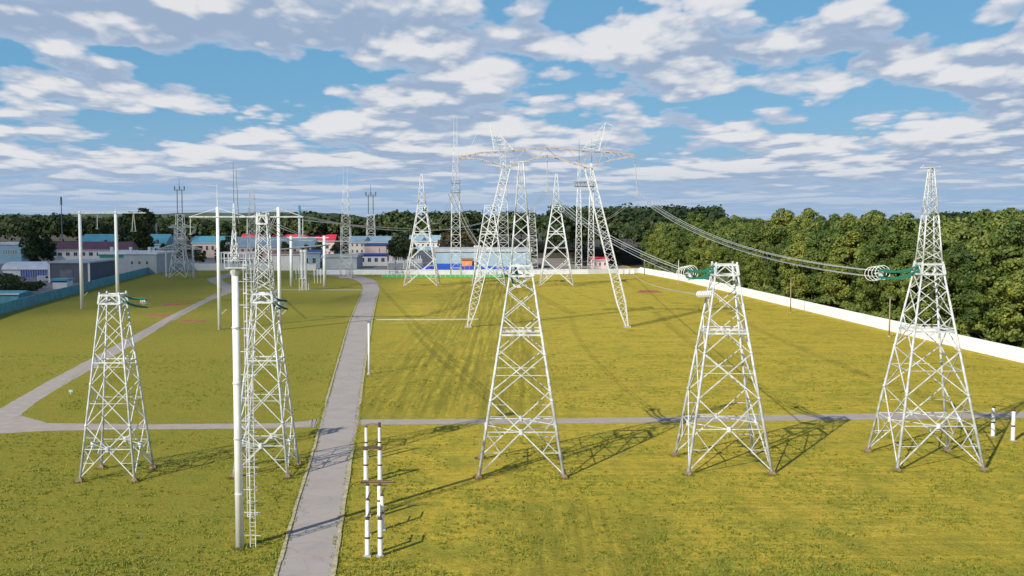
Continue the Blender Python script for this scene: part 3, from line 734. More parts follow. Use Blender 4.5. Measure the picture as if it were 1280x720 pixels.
def strip(name, left, right, z, m, parent=None):
    def res(A):
        P = [G(*p) for p in A]; out = []
        for a, c in zip(P[:-1], P[1:]):
            for i in range(NS): out.append(a.lerp(c, i/NS)+Vector((random.uniform(-JT, JT), random.uniform(-JT, JT)*.5, 0)))
        return out+[P[-1]]
    NS, JT = 18, .10
    L_ = res(left); R = res(right); n = len(L_); v = [(p.x, p.y, z) for p in L_]+[(p.x, p.y, z) for p in R]
    f = [(i, n+i, n+i+1, i+1) for i in range(n-1)]
    me = bpy.data.meshes.new(name); me.from_pydata(v, [], f); me.materials.append(m); o = bpy.data.objects.new(name, me); COL.objects.link(o); o['kind'] = 'structure'; return o
lft = [(330, 765), (345, 720), (368, 640), (392.5, 561), (398, 540), (407, 505), (424, 446), (437, 401), (446, 380), (451.5, 368), (454, 361), (452, 355), (446, 350.5), (432, 347), (412, 344.5), (380, 342)]
rgt = [(405, 765), (416.5, 720), (429, 640), (441, 561), (445, 540), (450, 505), (458, 446), (465.5, 401), (469.5, 380), (472.5, 368), (474.5, 361), (473, 354), (467, 349.5), (452, 345.5), (430, 343), (395, 340.5)]
strip('road', lft, rgt, .016, M['asphalt'])
def kerb(name, pts, w=.28, h=.12):
    P = [G(*p) for p in pts]; b = MB()
    for a, c in zip(P[:-1], P[1:]):
        d = (c-a); L_ = d.length; n = max(1, int(L_/3)); 
        for i in range(n):
            p = a.lerp(c, i/n); q = a.lerp(c, (i+1)/n-.0004*3); dd = (q-p); dd.z = 0
            ww = w*random.uniform(.8, 1.15)
            b.box(((p.x+q.x)/2+random.uniform(-.03, .03), (p.y+q.y)/2, h/2*random.uniform(.55, 1.0)), (dd.length-.03, ww, h*random.uniform(.8, 1)), math.atan2(dd.y, dd.x))
    o = b.build(name, M['kerb']); o['kind'] = 'structure'
kerb('kerb', lft[:5]); kerb('kerb', lft[5:10]); kerb('kerb', rgt[:4]); kerb('kerb', rgt[5:10])
strip('path', [(396, 533.8), (380, 534.3), (345, 535.2), (300, 536), (180, 536.8), (60, 538.5), (0, 542), (-120, 560)], [(399, 522.5), (384, 526.5), (345, 529.2), (300, 529.5), (180, 530.5), (60, 529), (28, 520), (-120, 525)], .010, M['path'])
strip('path', [(443, 531), (700, 529.5), (1000, 525.5), (1280, 522.5), (1500, 520)], [(446, 524.5), (700, 523.5), (1000, 518.5), (1280, 515), (1500, 512)], .010, M['path'])
strip('path', [(-120, 556), (0, 511), (61, 476), (116, 447), (159, 423.5), (211, 395.5), (262, 370.5), (277, 362.5), (275, 358), (262, 352.5), (259, 349), (275, 344), (292, 340)],
      [(-100, 600), (24, 520), (46, 502), (82, 480), (113, 462.5), (162, 433), (214, 402), (262, 376), (294, 364), (292, 357), (280, 352.5), (277, 349), (290, 345), (302, 341)], .006, M['path'])
strip('path', [(292, 362.3), (360, 362.8), (452, 363)], [(292, 361.2), (360, 361.7), (452, 361.8)], .012, M['path'])
strip('path', [(470, 400), (540, 400), (598, 399.5)], [(470, 398.8), (540, 398.9), (598, 398.4)], .008, M['steel2'])
for i, q in enumerate((((178, 395), (213, 396), (212, 393), (190, 392.5)), ((205, 383), (238, 380.5), (240, 378), (202, 380)), ((222, 401.5), (257, 402), (256, 400), (226, 399.2)), ((795, 366), (830, 366), (822, 363), (800, 362.5)))):
    sheet('clay_patch', [tuple(G(*p))[:2] for p in q], .004, M['redpad'])
yd = [(-700, 405)]+[(p.x, p.y) for p in (G(-60, 405), G(0, 391), G(98, 366), G(171, 345.5), G(200, 338), G(395, 337.5), G(400, 342), G(795, 341.5))]+[(100, 540), (100, 700), (-700, 700)]
sheet('yard', [tuple(G(-200, 440))[:2]]+[tuple(G(*p))[:2] for p in ((0, 391), (98, 366), (171, 345.5), (200, 336.5), (395, 336), (400, 341), (795, 340.5))]+[(60, 640), (-420, 640), (-420, 250)], .004, M['yard'])
M['soil'] = mat('bare_soil', (.24, .17, .07), .95, .35, 2.0, bump=.4)
def soil(x, y, r):
    n = 14; P = []
    for i in range(n): an = 6.283*i/n; q = r*random.uniform(.6, 1.15); P.append((x+math.cos(an)*q*1.3, y+math.sin(an)*q))
    sheet('bare_soil', P, .003, M['soil'])
for tw, hf in ((tC, 4.1), (tM, 4.1), (tD, 4.3), (tA, 2.6), (tB, 2.6)):
    for sx, sy in SG: soil(tw.location.x+sx*hf, tw.location.y+sy*hf, random.uniform(.35, .6))
gp0 = G(300, 685); soil(gp0.x, gp0.y, .6)
M['floor'] = mat('forest_floor', (.06, .055, .03), .95, .4, .3, bump=.3)
sheet('forest_floor', [(-3000, 640), (60, 640), (60, 520), (110, 520), (3000, 520), (3000, 9000), (-3000, 9000)], .008, M['floor'])
# grass tufts / weeds in the near field
def tufts():
    n = 9000; P = []
    v = []; f = []
    for i in range(n):
        Yd = 70+ (random.random()**1.7)*110; X = (random.random()*1.04-.52)*Yd; 
        if random.random() < .55: X = -X if False else X
        s = random.uniform(.1, .26)
        for k in range(5):
            an = random.random()*6.283; dx, dy = math.cos(an), math.sin(an); h = s*random.uniform(.5, .9); w = s*.35; b = len(v)
            ox, oy = X+random.uniform(-s, s), Yd+random.uniform(-s, s)
            v += [(ox-dy*w, oy+dx*w, 0), (ox+dy*w, oy-dx*w, 0), (ox+dx*s*.6, oy+dy*s*.6, h)]; f.append((b, b+1, b+2))
    return v, f
road_poly = None
def inside_road(px, py, margin=3):
    def xat(A, y):
        for (x0, y0), (x1, y1) in zip(A[:-1], A[1:]):
            if y1 <= y <= y0: return x0+(x1-x0)*(y0-y)/(y0-y1+1e-9)
        return None
    a, b = xat(lft, py), xat(rgt, py)
    if a is not None and a-margin < px < b+margin: return True
    if 513 < py < 541: return True
    if px < 320:
        for (x0, y0, x1, y1) in ((0, 511, 61, 476), (61, 476, 159, 423), (159, 423, 294, 362)):
            if x0-5 <= px <= x1+5:
                yu = y0+(y1-y0)*(px-x0)/(x1-x0)
                if yu-3 < py < yu+34*(1-px/420)+4: return True
    return False
def proj(x, y, z=0):
    d = Vector((x, y, z-CAMH)); fw = Vector((0, math.cos(PITCH), -math.sin(PITCH))); up = Vector((0, math.sin(PITCH), math.cos(PITCH)))
    return 640+F*d.x/d.dot(fw), 360-F*d.dot(up)/d.dot(fw)
v, f = [], []
from mathutils import noise as mn
cnt = 0
while cnt < 24000:
    Yd = 70+(random.random()**1.6)*120; X = random.uniform(-.53, .53)*Yd
    if mn.noise(Vector((X*.12, Yd*.12, 0)))+.5*mn.noise(Vector((X*.5, Yd*.5, 3))) < random.uniform(-.35, .5): continue
    px, py = proj(X, Yd)
    if inside_road(px, py): cnt += .2; continue
    s = random.uniform(.08, .24)
    for k in range(5):
        an = random.random()*6.283; dx, dy = math.cos(an), math.sin(an); h = s*random.uniform(.4, .9); w = s*.3; b = len(v)
        ox, oy = X+random.uniform(-s, s), Yd+random.uniform(-s, s)
        v += [(ox-dy*w, oy+dx*w, 0), (ox+dy*w, oy-dx*w, 0), (ox+dx*s*.6, oy+dy*s*.6, h)]; f.append((b, b+1, b+2))
    cnt += 1
for tw, hf in ((tC, 4.1), (tM, 4.1), (tD, 4.3), (tA, 2.6), (tB, 2.6), (None, 0)):
    for sx, sy in (SG if tw else [(0, 0)]):
        cx, cy = (tw.location.x+sx*hf, tw.location.y+sy*hf) if tw else (gp0.x, gp0.y)
        for k in range(70):
            an = random.random()*6.283; r = random.uniform(.28, .75); s = random.uniform(.15, .32); ox, oy = cx+math.cos(an)*r, cy+math.sin(an)*r; b = len(v); a2 = random.random()*3.14
            v += [(ox-math.cos(a2)*.06, oy-math.sin(a2)*.06, 0), (ox+math.cos(a2)*.06, oy+math.sin(a2)*.06, 0), (ox+math.cos(an)*.1, oy+math.sin(an)*.1, s)]; f.append((b, b+1, b+2))
for A, sgn in ((lft, -1), (rgt, 1)):      # grass creeping over the kerbs
    for (p, q) in zip(A[:9], A[1:10]):
        a_, c_ = G(*p), G(*q); d_ = c_-a_; n_ = Vector((d_.y, -d_.x, 0)).normalized()*sgn
        for k in range(int(d_.length*9)):
            o_ = a_.lerp(c_, random.random())+n_*random.choice((1, 1, 1, -1))*random.uniform(.12, .4); s = random.uniform(.1, .26); b = len(v); a2 = random.random()*3.14
            v += [(o_.x-math.cos(a2)*.07, o_.y-math.sin(a2)*.07, 0), (o_.x+math.cos(a2)*.07, o_.y+math.sin(a2)*.07, 0), (o_.x+random.uniform(-.1, .1), o_.y, s)]; f.append((b, b+1, b+2))
me = bpy.data.meshes.new('grass_tufts'); me.from_pydata(v, [], f)
M['tuft'] = leafmat('tuft_green', [(.1, (.13, .19, .025)), (.6, (.26, .27, .03)), (.95, (.42, .36, .045))]); me.materials.append(M['tuft'])
o = bpy.data.objects.new('grass_tufts', me); COL.objects.link(o); tag(o, 'loose green weed tufts scattered over the mown grass', 'grass', kind='stuff')

# ------------------------------------------------------------------ walls
def wall(label, pts, h, m, th=.25, post_gap=3.0, name='boundary_wall', capm=None, jag=0.0, pil=True):
    P = [G(*p) if not isinstance(p, Vector) else p for p in pts]
    t = thing(name, label, 'wall', tuple(P[0])); b = MB(); pb = MB(); o = P[0]
    for a, c in zip(P[:-1], P[1:]):
        d = c-a; L_ = d.length; n = max(1, round(L_/post_gap)); an = math.atan2(d.y, d.x)
        for i in range(n):
            p = a.lerp(c, (i+.5)/n)-o; hh = h+random.uniform(-jag, jag)
            b.box((p.x, p.y, hh/2), (L_/n-.004, th, hh), an)
            q = a.lerp(c, i/n)-o; pb.box((q.x, q.y, (h+.02)/2), (.2, th+.05, h+.02), an)
    b.build('panel', m, t)
    if pil: pb.build('pillar', m, t)
    return t
M['wwall'] = mat('whitewashed_concrete', (.86, .86, .86), .85, .08, .25, bump=.05, dirt=(.76, .76, .75))
M['bwall'] = mat('grey_white_concrete', (.62, .65, .66), .85, .12, .3, bump=.15)
wr = [(800, 341), (851, 350.6), (928, 369), (1060, 401), (1192, 433), (1280, 453.8), (1420, 488)]
wall('long whitewashed wall running along the forest on the right', wr, 2.5, M['wwall'], jag=.012, pil=False, post_gap=4.0)
wall('low pale wall along the back of the field behind the towers', [(398, 343), (600, 343.4), (735, 342.5), (800, 341)], 2.1, M['bwall'])
wall('pale wall at the far left corner of the field beyond the winding path', [(200, 338), (395, 338)], 3.3, M['bwall'])
wall('blue-green panel wall curving along the left edge of the field', [(-90, 424), (0, 393.5), (61, 376), (98, 366.5), (125, 358.5), (171, 346), (200, 338)], 2.9, W['ltwall'], jag=.05)
# green low fence and white railing near the road end
c = G(478, 346.5); e = G(660, 346)
t = thing('low_barrier', 'low bright green barrier in front of the back wall', 'barrier', tuple(c)); W['lawn'] = brickish('bright_green_panel', (.06, .42, .13))
b = MB(); n = 30
for i in range(n): p = c.lerp(e, (i+.5)/n)-c; b.box((p.x, 0, .55), ((e-c).length/n-.1, .12, 1.0))
b.build('panel', W['lawn'], t); b = MB()
for i in range(n+1): p = c.lerp(e, i/n)-c; b.box((p.x, 0, .55), (.12, .2, 1.1))
b.build('post', M['steel2'], t)
c = G(455, 344); t = thing('railing', 'white pipe railing beside the road bend', 'railing', tuple(c)); b = MB(); x1 = G(477, 344).x-c.x
for x in (0, x1/2, x1): b.beam((x, 0, 0), (x, 0, 2.0), .12)
b.beam((0, 0, 2), (x1, 0, 2), .12); b.beam((0, 0, 1), (x1, 0, 1), .08); b.build('pipe_frame', M['pole'], t)
c = G(545, 341.2); t = thing('panel_fence', 'deep blue panel fence behind the low wall', 'fence', tuple(c)); b = MB(); xx = 0
c2 = G(660, 341.2)
for i in range(20): b.box(((c2.x-c.x)*(i-.5)/20-6, 6, 1.4), ((c2.x-c.x)/20-.15, .15, 2.8+random.uniform(-.3, .3)))
b.build('panel', W['vivid'], t)

# ------------------------------------------------------------------ buildings
def building(label, px0, px1, pyb, pywall, pyridge, wm, rm, depth=12, wins=(), name='building', over=.5, cat='building', stripe=None, flat=False, extra=None, rz=0):
    a = G(px0, pyb); c = G(px1, pyb); Y = a.y; x0 = 0; x1 = c.x-a.x; hw = ztop(pywall, Y); t = thing(name, label, cat, tuple(a), rz=rz)
    MB().bb(x0, x1, 0, depth, 0, hw).build('wall', wm, t)
    if flat:
        hr = ztop(pyridge, Y)
        r = MB().bb(x0-over, x1+over, -over, depth+over, hw, max(hw+.35, hr)); r.build('roof', rm, t)
    else:
        hr = ztop(pyridge, Y+depth/2)
        MB().prism([(x0-over, -over, hw+.02), (x0-over, depth+over, hw+.02), (x0-over, depth/2, hr)], (x1-x0+2*over, 0, 0)).build('roof', rm, t)
        MB().bb(x0-over-.05, x1+over+.05, -over-.12, -over+.02, hw-.15, hw+.15).build('gutter', M['frame'], t)
    for (n, z0, z1, wfrac, xs, xe) in wins:
        zz0, zz1 = ztop(z0, Y), ztop(z1, Y)
        for i in range(n):
            cx = x0+(x1-x0)*(xs+(xe-xs)*(i+.5)/n); w = (x1-x0)*(xe-xs)/n*wfrac
            fr = MB().bb(cx-w/2, cx+w/2, -.06, .02, zz0, zz1).build('window', M['frame'], t)
            MB().bb(cx-w/2+.15, cx-.06, -.10, -.07, zz0+.15, zz1-.15).bb(cx+.06, cx+w/2-.15, -.10, -.07, zz0+.15, zz1-.15).build('pane', M['window'], fr)
    if stripe:
        zz0, zz1, sm, xs, xe = stripe
        MB().bb(x0+(x1-x0)*xs, x0+(x1-x0)*xe, -.12, -.01, max(0, ztop(zz0, Y)), ztop(zz1, Y)).build('painted_band', sm, t)
    if extra: extra(t, x0, x1, Y, hw)
    return t
def vents(n):
    def f(t, x0, x1, Y, hw):
        for i in range(n):
            x = x0+(x1-x0)*(i+.5)/n; MB().bb(x-.6, x+.6, 3, 4.2, hw, hw+3.2).build('vent', M['steel2'], t)
    return f
def dormer(fracs):
    def f(t, x0, x1, Y, hw):
        for u in fracs:
            x = x0+(x1-x0)*u; MB().prism([(x-1.6, .8, hw+.6), (x+1.6, .8, hw+.6), (x, .8, hw+3)], (0, 4, 0)).build('dormer', W['dark'], t)
    return f
building('two-storey pale blue building at the far left edge beside trees', -6, 27, 330, 306, 303, W['blue'], R_['white'], 16, ((6, 318, 312, .6, .3, .85),), flat=True)
building('long white building under a maroon roof on the left', 68, 160, 331, 312.5, 302, W['white'], R_['maroon'], 16, ((9, 320, 315, .55, .03, .97),))
building('grey warehouse with a white roof and green fascia behind the curving wall', 125, 196, 342, 318, 315.5, W['grey'], R_['white'], 28, ((3, 331, 326, .4, .5, .9),), flat=True, stripe=(322, 318.3, W['green'], 0, .42), extra=vents(3))
building('dark grey metal hangar with white edges behind the curving wall', 62, 112, 353.5, 329, 327, W['dark'], R_['grey'], 26, (), flat=True, extra=lambda t, x0, x1, Y, hw: (MB().bb(x0-.3, x0+.4, -.3, -.02, 0, hw).build('corner_trim', M['frame'], t), MB().bb(x1-.4, x1+.3, -.3, -.02, 0, hw).build('corner_trim', M['frame'], t), MB().bb(x0+4, x0+9, -.12, -.01, 0, 5).build('gate', M['dark_steel'], t)))
building('long hall with a turquoise roof in front of the left woods', 98, 206, 323, 306, 292.5, W['blue'], R_['teal'], 24, ((10, 314, 310, .5, .05, .95),), extra=dormer((.3, .9)))
building('building with a teal roof behind the small double-armed pylon', 240, 292, 322, 304, 295, W['pink'], R_['teal'], 16, ((7, 313, 307, .5, .03, .97),))
building('long building with a pale slate roof left of the red roof', 288, 392, 324, 308, 296, W['pink'], R_['slate'], 18, ((12, 317, 311, .45, .03, .97),))
building('long building with a bright red roof', 300, 418, 318, 302, 293, W['pink'], R_['red'], 18, ((10, 311, 305, .4, .03, .97),), extra=vents(2))
building('low white shed with a brown roof behind the low portal', 337, 375, 334.5, 318, 314, W['white'], R_['brown'], 12, ())
building('low blue-grey shed right of the brown-roofed shed', 376, 400, 335, 316, 312, W['bluegrey'], R_['blue'], 12, ((2, 330, 322, .5, .1, .9),))
building('low grey hall left of the slim mast by the road bend', 403, 446, 336, 322, 319, W['grey'], R_['grey'], 20, (), flat=True)
building('pale two-storey building with a blue-grey roof beside the antenna mast', 436, 487, 327, 303, 295, W['cream'], R_['slate'], 14, ((8, 308, 304.3, .45, .03, .97), (8, 316, 312, .45, .03, .97)), extra=dormer((.45,)))
building('pink flat-roofed annex in front of the pale two-storey building', 456, 491, 329.5, 307, 305, W['pink'], R_['blue'], 12, ((2, 316, 310, .2, .4, .9),), flat=True)
building('small low house with a dark blue roof edge and four windows', 448, 484, 332.5, 319, 317, W['white'], R_['blue'], 9, ((4, 327.5, 322, .55, .03, .97),), flat=True, stripe=(320.6, 319.2, W['vivid'], 0, 1))
building('cream house with a grey roof left of the blue-grey warehouse', 512, 552, 322.5, 302.5, 294, W['cream'], R_['slate'], 12, ((6, 308, 304.5, .5, .03, .97), (6, 315, 311, .5, .03, .97)), extra=dormer((.45,)))
building('small shed with a bright teal roof in front of the cream house', 518, 541, 328, 312.5, 308.5, W['dark'], R_['teal'], 9, ())
building('large blue-grey warehouse with a vivid blue base stripe', 541, 664, 336, 315, 311, W['bluegrey'], R_['grey'], 30, (), flat=True, stripe=(337, 329.5, W['vivid'], 0, .5))
building('small orange building in front of the blue-grey warehouse', 577.5, 590, 337.3, 325, 323.6, W['orange'], R_['brown'], 8, ((1, 333, 329, .3, .3, .7),), flat=True)
building('small pink house with a red roof near the end of the white wall', 740, 760, 336, 325, 321, W['pink'], R_['red'], 9, ((3, 332, 327.5, .5, .05, .95),))
building('teal-roofed shed at the left edge just outside the curving wall', -30, 23, 381, 367.5, 363, W['ltwall'], R_['teal'], 9, ())
building('small white kiosk with a blue roof in front of the dark hangar', 66, 84, 361, 351, 348.5, W['white'], R_['teal'], 5, (), flat=True, stripe=(353, 350.5, W['vivid'], 0, 1))
c = G(277, 335.5); t = thing('concrete_frame', 'open white concrete frame standing behind the wall beside the pole ladder', 'frame', tuple(c)); k = c.y/F; b = MB()
for x in (0, 8, 17, 28, 40):
    for y in (0, 5): b.bb(x*k-.25, x*k+.25, y-.25, y+.25, 0, ztop(315, c.y))
b.build('column', M['pole'], t); b = MB()
for py in (315, 322.5): 
    z = ztop(py, c.y)
    for y in (0, 5): b.bb(-.4, 40*k+.4, y-.3, y+.3, z-.5, z)
b.build('beam', M['pole'], t)
# arched white tent hangar
a = G(2, 346); Y = a.y; k = Y/F; t = thing('tent_hangar', 'white barrel-roofed tent hangar with blue columns at the far left', 'tent', tuple(a)); L_ = 58*k; h0 = ztop(337, Y); h1 = ztop(328, Y)
pts = [(0, 9-9*math.cos(math.pi*i/10), h0+(h1-h0)*math.sin(math.pi*i/10)) for i in range(11)]
MB().prism(pts, (L_, 0, 0)).build('roof', R_['white'], t); b = MB()
MB().bb(.3, L_-.3, .6, 17, 0, h0-.1).build('wall', W['white'], t)
for i in range(12): x = L_*(.42+.58*i/11); MB().bb(x-.15, x+.15, .1, .4, 0, h0-.02).build('column', W['vivid'], t)
# van
def van(label, px, py, colm):
    c = G(px, py); t = thing('parked_van', label, 'van', tuple(c), rz=.5)
    MB().prism([(-2.6, -1, .4), (2.5, -1, .4), (2.6, -1, 1.1), (1.6, -1, 1.35), (.9, -1, 2.3), (-2.5, -1, 2.35)], (0, 2, 0)).build('body', colm, t)
    MB().prism([(.95, -1.02, 2.1), (1.5, -1.02, 1.4), (.2, -1.02, 1.4), (.2, -1.02, 2.1)], (0, 2.04, 0)).build('window', M['window'], t)
    for x in (-1.7, 1.6):
        for y in (-1.02, .82): w = MB().tube((x, y, .38), (x, y+.2, .38), .38, 14).build('wheel', M['tyre'], t)
van('white van parked beside the dark hangar', 56, 352, M['pole'])
# small transformer yard left of the cream house
for i, (px, w_) in enumerate(((490, 5), (500, 6), (512, 5), (523, 5))):
    c = G(px, 337); t = thing('transformer', ['leftmost grey transformer cabinet behind the back wall', 'second grey transformer cabinet from the left behind the back wall', 'third grey transformer cabinet from the left behind the back wall', 'rightmost grey transformer cabinet behind the back wall'][i], 'transformer', tuple(c), 'grey transformer cabinets behind the back wall')
    MB().bb(-w_/2*.8, w_/2*.8, -1.5, 1.5, .3, 4+i*.4).build('tank', W['grey'], t)
    for x in (-1, 0, 1): MB().tube((x, 0, 4+i*.4), (x, 0, 5.6+i*.4), .18, 8, .1).build('bushing', M['porcelain'], t)
    b = MB(); [b.bb(-w_/2*.7+j*.45, -w_/2*.7+j*.45+.1, -1.9, -1.5, .6, 3.4) for j in range(8)]; b.build('radiator', M['steel2'], t)
# small structures near the right back corner
for i, px in enumerate((776, 783, 790)):
    c = G(px, 343.5); t = thing('switch_cabinet', ['left', 'middle', 'right'][i]+' one of three small pale cabinets at the right end of the back wall', 'cabinet', tuple(c), 'small pale cabinets')
    MB().bb(-.9, .9, -.5, .5, .4, 2.4).build('cabinet', M['steel_far'], t); b = MB()
    for x in (-.7, .7): b.bb(x-.1, x+.1, -.3, .3, 0, .4)
    b.build('stand', M['steel2'], t)

# ------------------------------------------------------------------ trees
def quads_mesh(name, C, Nn, size, m):
    """C (n,3) centres, Nn (n,3) normals, size (n,) -> mesh of little leaf clump quads"""
    n = len(C); a = RNG.normal(size=(n, 3)); x = np.cross(Nn, a); x /= np.linalg.norm(x, axis=1)[:, None]+1e-9; y = np.cross(Nn, x)
    s = size[:, None]; ar = RNG.uniform(.55, 1, (n, 1))
    V = np.empty((n, 4, 3)); V[:, 0] = C-x*s-y*s*ar*.5; V[:, 1] = C+x*s*.4-y*s*ar; V[:, 2] = C+x*s+y*s*ar*.4; V[:, 3] = C-x*s*.3+y*s*ar
    me = bpy.data.meshes.new(name); me.vertices.add(4*n); me.vertices.foreach_set('co', V.reshape(-1).astype(np.float32))
    me.loops.add(4*n); me.loops.foreach_set('vertex_index', np.arange(4*n, dtype=np.int32)); me.polygons.add(n)
    me.polygons.foreach_set('loop_start', np.arange(0, 4*n, 4, dtype=np.int32)); me.polygons.foreach_set('loop_total', np.full(n, 4, dtype=np.int32))
    me.materials.append(m); me.update(calc_edges=True); me.validate(); return me
def crown_pts(H, R, z0, nl, nleaf, ls, squash=1.0):
    """clumpy crown: lobes over an egg shape"""
    Cs, Ns, Ss = [], [], []
    zc = (z0+H)/2+ (H-z0)*.05; hz = (H-z0)/2
    for i in range(nl):
        th = RNG.uniform(0, 2*math.pi); u = RNG.uniform(-.9, 1.0); rr = math.sqrt(max(0, 1-u*u)); 
        prof = 1.0 if u < .2 else 1-.25*(u-.2)
        k = RNG.uniform(.62, .98); c = np.array([math.cos(th)*rr*R*k*prof, math.sin(th)*rr*R*k*prof, zc+u*hz*k*.93])
        lr = RNG.uniform(.9, 1.9)*R/5.0
        n = int(nleaf*RNG.uniform(.7, 1.3)*(lr/(R/5))**2/1.9)
        d = RNG.normal(size=(n, 3)); d /= np.linalg.norm(d, axis=1)[:, None]
        out = c-np.array([0, 0, zc]); out = out/(np.linalg.norm(out)+1e-6); d = d+out*.55+np.array([0, 0, .25]); d /= np.linalg.norm(d, axis=1)[:, None]
        rad = lr*RNG.uniform(.72, 1.12, (n, 1)); P = c+d*rad*np.array([1, 1, .8])
        nn = d+RNG.normal(size=(n, 3))*.45; nn /= np.linalg.norm(nn, axis=1)[:, None]
        Cs.append(P); Ns.append(nn); Ss.append(RNG.uniform(.6, 1.25, n)*ls)
    return np.concatenate(Cs), np.concatenate(Ns), np.concatenate(Ss)
def make_tree(H, R, z0, nl, nleaf, ls, m, label, cat='tree', name='tree', group=None):
    t = thing(name, label, cat, (0, 0, -50), group)
    C_, N_, S_ = crown_pts(H, R, z0, nl, nleaf, ls)
    me = quads_mesh('crown', C_, N_, S_, m); o = bpy.data.objects.new('crown', me); COL.objects.link(o); o.parent = t
    b = MB().tube((0, 0, 0), (.2, .1, z0+1), R*.055, 8, R*.04).tube((.2, .1, z0+1), (0, 0, H*.8), R*.04, 7, R*.012)
    for i in range(7):
        an = i*2.4; z = z0+(H-z0)*(.08+.09*i); b.tube((.1, .05, z), (math.cos(an)*R*.6, math.sin(an)*R*.6, z+R*.45), R*.02, 5, R*.008)
    b.build('trunk', M['bark'], t); return t
FG = 'trees of the forest edge beyond the white wall'
FL = 'leafy green forest tree standing in the wood beyond the right-hand white wall'
protos = []
for i in range(6):
    H = [21, 23, 19.5, 22, 24, 20][i]; R = [5.0, 5.6, 4.6, 5.8, 5.2, 5.4][i]
    protos.append(make_tree(H, R, [.5, .8, .2, 1.0, .6, .3][i], 84, 120, .29, M['leaf'], FL, name='forest_tree', group=FG))
WP = [G(*p) for p in wr]
def wall_at(s):
    i = 0; 
    for a, c in zip(WP[:-1], WP[1:]):
        L_ = (c-a).length
        if s <= L_: 
            d = (c-a)/L_; return a+d*s, d
        s -= L_
    return WP[-1], d
TL = sum((c-a).length for a, c in zip(WP[:-1], WP[1:]))
used = [False]*6; nf = 0
rows = [(4.5, 6.6), (10, 7.2), (16.5, 7.6), (24, 8.2), (32, 9), (41, 10)]
for off, gap in rows:
    s = random.uniform(0, 3)
    while s < TL-30 and nf < 290:
        p, d = wall_at(s); nrm = Vector((-d.y, d.x, 0));
        if nrm.x < 0: nrm = -nrm
        q = p+nrm*(off+random.uniform(-1.2, 1.2))+d*random.uniform(-1.5, 1.5)
        if q.x/q.y < .56:
            j = random.randrange(6)
            if not used[j]: t = protos[j]; used[j] = True
            else: t = copy_tree(protos[j])
            sc = random.uniform(.90, 1.16)*(.88 if off < 6 else 1)
            t.location = (q.x, q.y, -.2); t.scale = (sc*random.uniform(.95, 1.15), sc*random.uniform(.95, 1.15), sc); t.rotation_euler = (0, 0, random.uniform(0, 6.28)); nf += 1
        s += gap*random.uniform(.8, 1.2)
fl = []
for k in range(12):
    p, d = wall_at(min(TL-1, TL*k/11)); nrm = Vector((-d.y, d.x, 0)); nrm = nrm if nrm.x > 0 else -nrm; q = p+nrm*.4; fl.append((q.x, q.y))
sheet('forest_floor', fl+[(900, fl[-1][1]), (900, fl[0][1])] if fl[-1][1] < fl[0][1] else fl+[(900, fl[-1][1]), (900, fl[0][1])], .012, M['floor'])
def wood(name, label, pts, per, ls, m, hfun, R=5.0):
    Cs, Ns, Ss = [], [], []
    for (x, y, h) in pts:
        n = per; d = RNG.normal(size=(n, 3)); d[:, 2] = np.abs(d[:, 2])*.9-.15; d[:, 1] -= .35; d /= np.linalg.norm(d, axis=1)[:, None]
        # lumpy radius
        ph = RNG.uniform(0, 6.28, 4); lump = 1+.18*np.sin(4*np.arctan2(d[:, 1], d[:, 0])+ph[0])*np.sin(5*d[:, 2]+ph[1])
        r = R*RNG.uniform(.8, 1.25)
        P = np.array([x, y, h*.62])+d*np.stack([r*lump, r*lump, h*.38*lump], 1)*RNG.uniform(.8, 1.04, (n, 1))
        nn = d+RNG.normal(size=(n, 3))*.4; nn /= np.linalg.norm(nn, axis=1)[:, None]
        Cs.append(P); Ns.append(nn); Ss.append(RNG.uniform(.6, 1.3, n)*ls)
    me = quads_mesh(name, np.concatenate(Cs), np.concatenate(Ns), np.concatenate(Ss), m)
    o = bpy.data.objects.new(name, me); COL.objects.link(o); tag(o, label, 'forest', kind='stuff'); return o
pts = []
for i in range(420):
    p, d = wall_at(random.uniform(0, TL-1)); nrm = Vector((-d.y, d.x, 0)); nrm = nrm if nrm.x > 0 else -nrm
    q = p+nrm*random.uniform(2.2, 9)
    if q.x/q.y < .6: pts.append((q.x, q.y, random.uniform(2.5, 6.5)))
wood('undergrowth', 'bushy undergrowth filling the foot of the forest behind the white wall', pts, 220, .30, M['leaf'], None, R=2.1)
pts = []
for i in range(520):   # behind the right forest edge
    s = random.uniform(0, TL+200); 
    p, d = wall_at(min(s, TL-1)); nrm = Vector((-d.y, d.x, 0)); nrm = nrm if nrm.x > 0 else -nrm
    q = p+nrm*random.uniform(44, 190)
    if q.x/q.y < .62: pts.append((q.x, q.y, random.uniform(20, 25)))
wood('woodland', 'dense green woodland stretching away behind the forest edge on the right', pts, 260, .75, M['leaf'], None)
pts = []
for i in range(950):
    px = random.uniform(690, 900); Yd = random.uniform(522, 860); X = (px-640)/F*Yd
    h = 28+1.8*mn.noise(Vector((px*.02, Yd*.01, 5)))*2+(Yd-560)*.012
    pts.append((X, Yd, h*random.uniform(.9, 1.06)))
wood('woodland', 'dark woodland closing the field behind the back wall on the right', pts, 170, 1.1, M['leaf_dark'], None)
pts = []
for i in range(260):
    px = random.uniform(1170, 1420); Yd = random.uniform(1050, 1250); pts.append(((px-640)/F*Yd, Yd, (31+3*mn.noise(Vector((px*.03, 1, 1))))*random.uniform(.93, 1.04)*(1 if px > 1200 else .93)))
wood('woodland', 'dark far hill wood on the horizon beyond the right-hand tower', pts, 130, 1.5, M['leaf_dark'], None, R=8)
pts = []
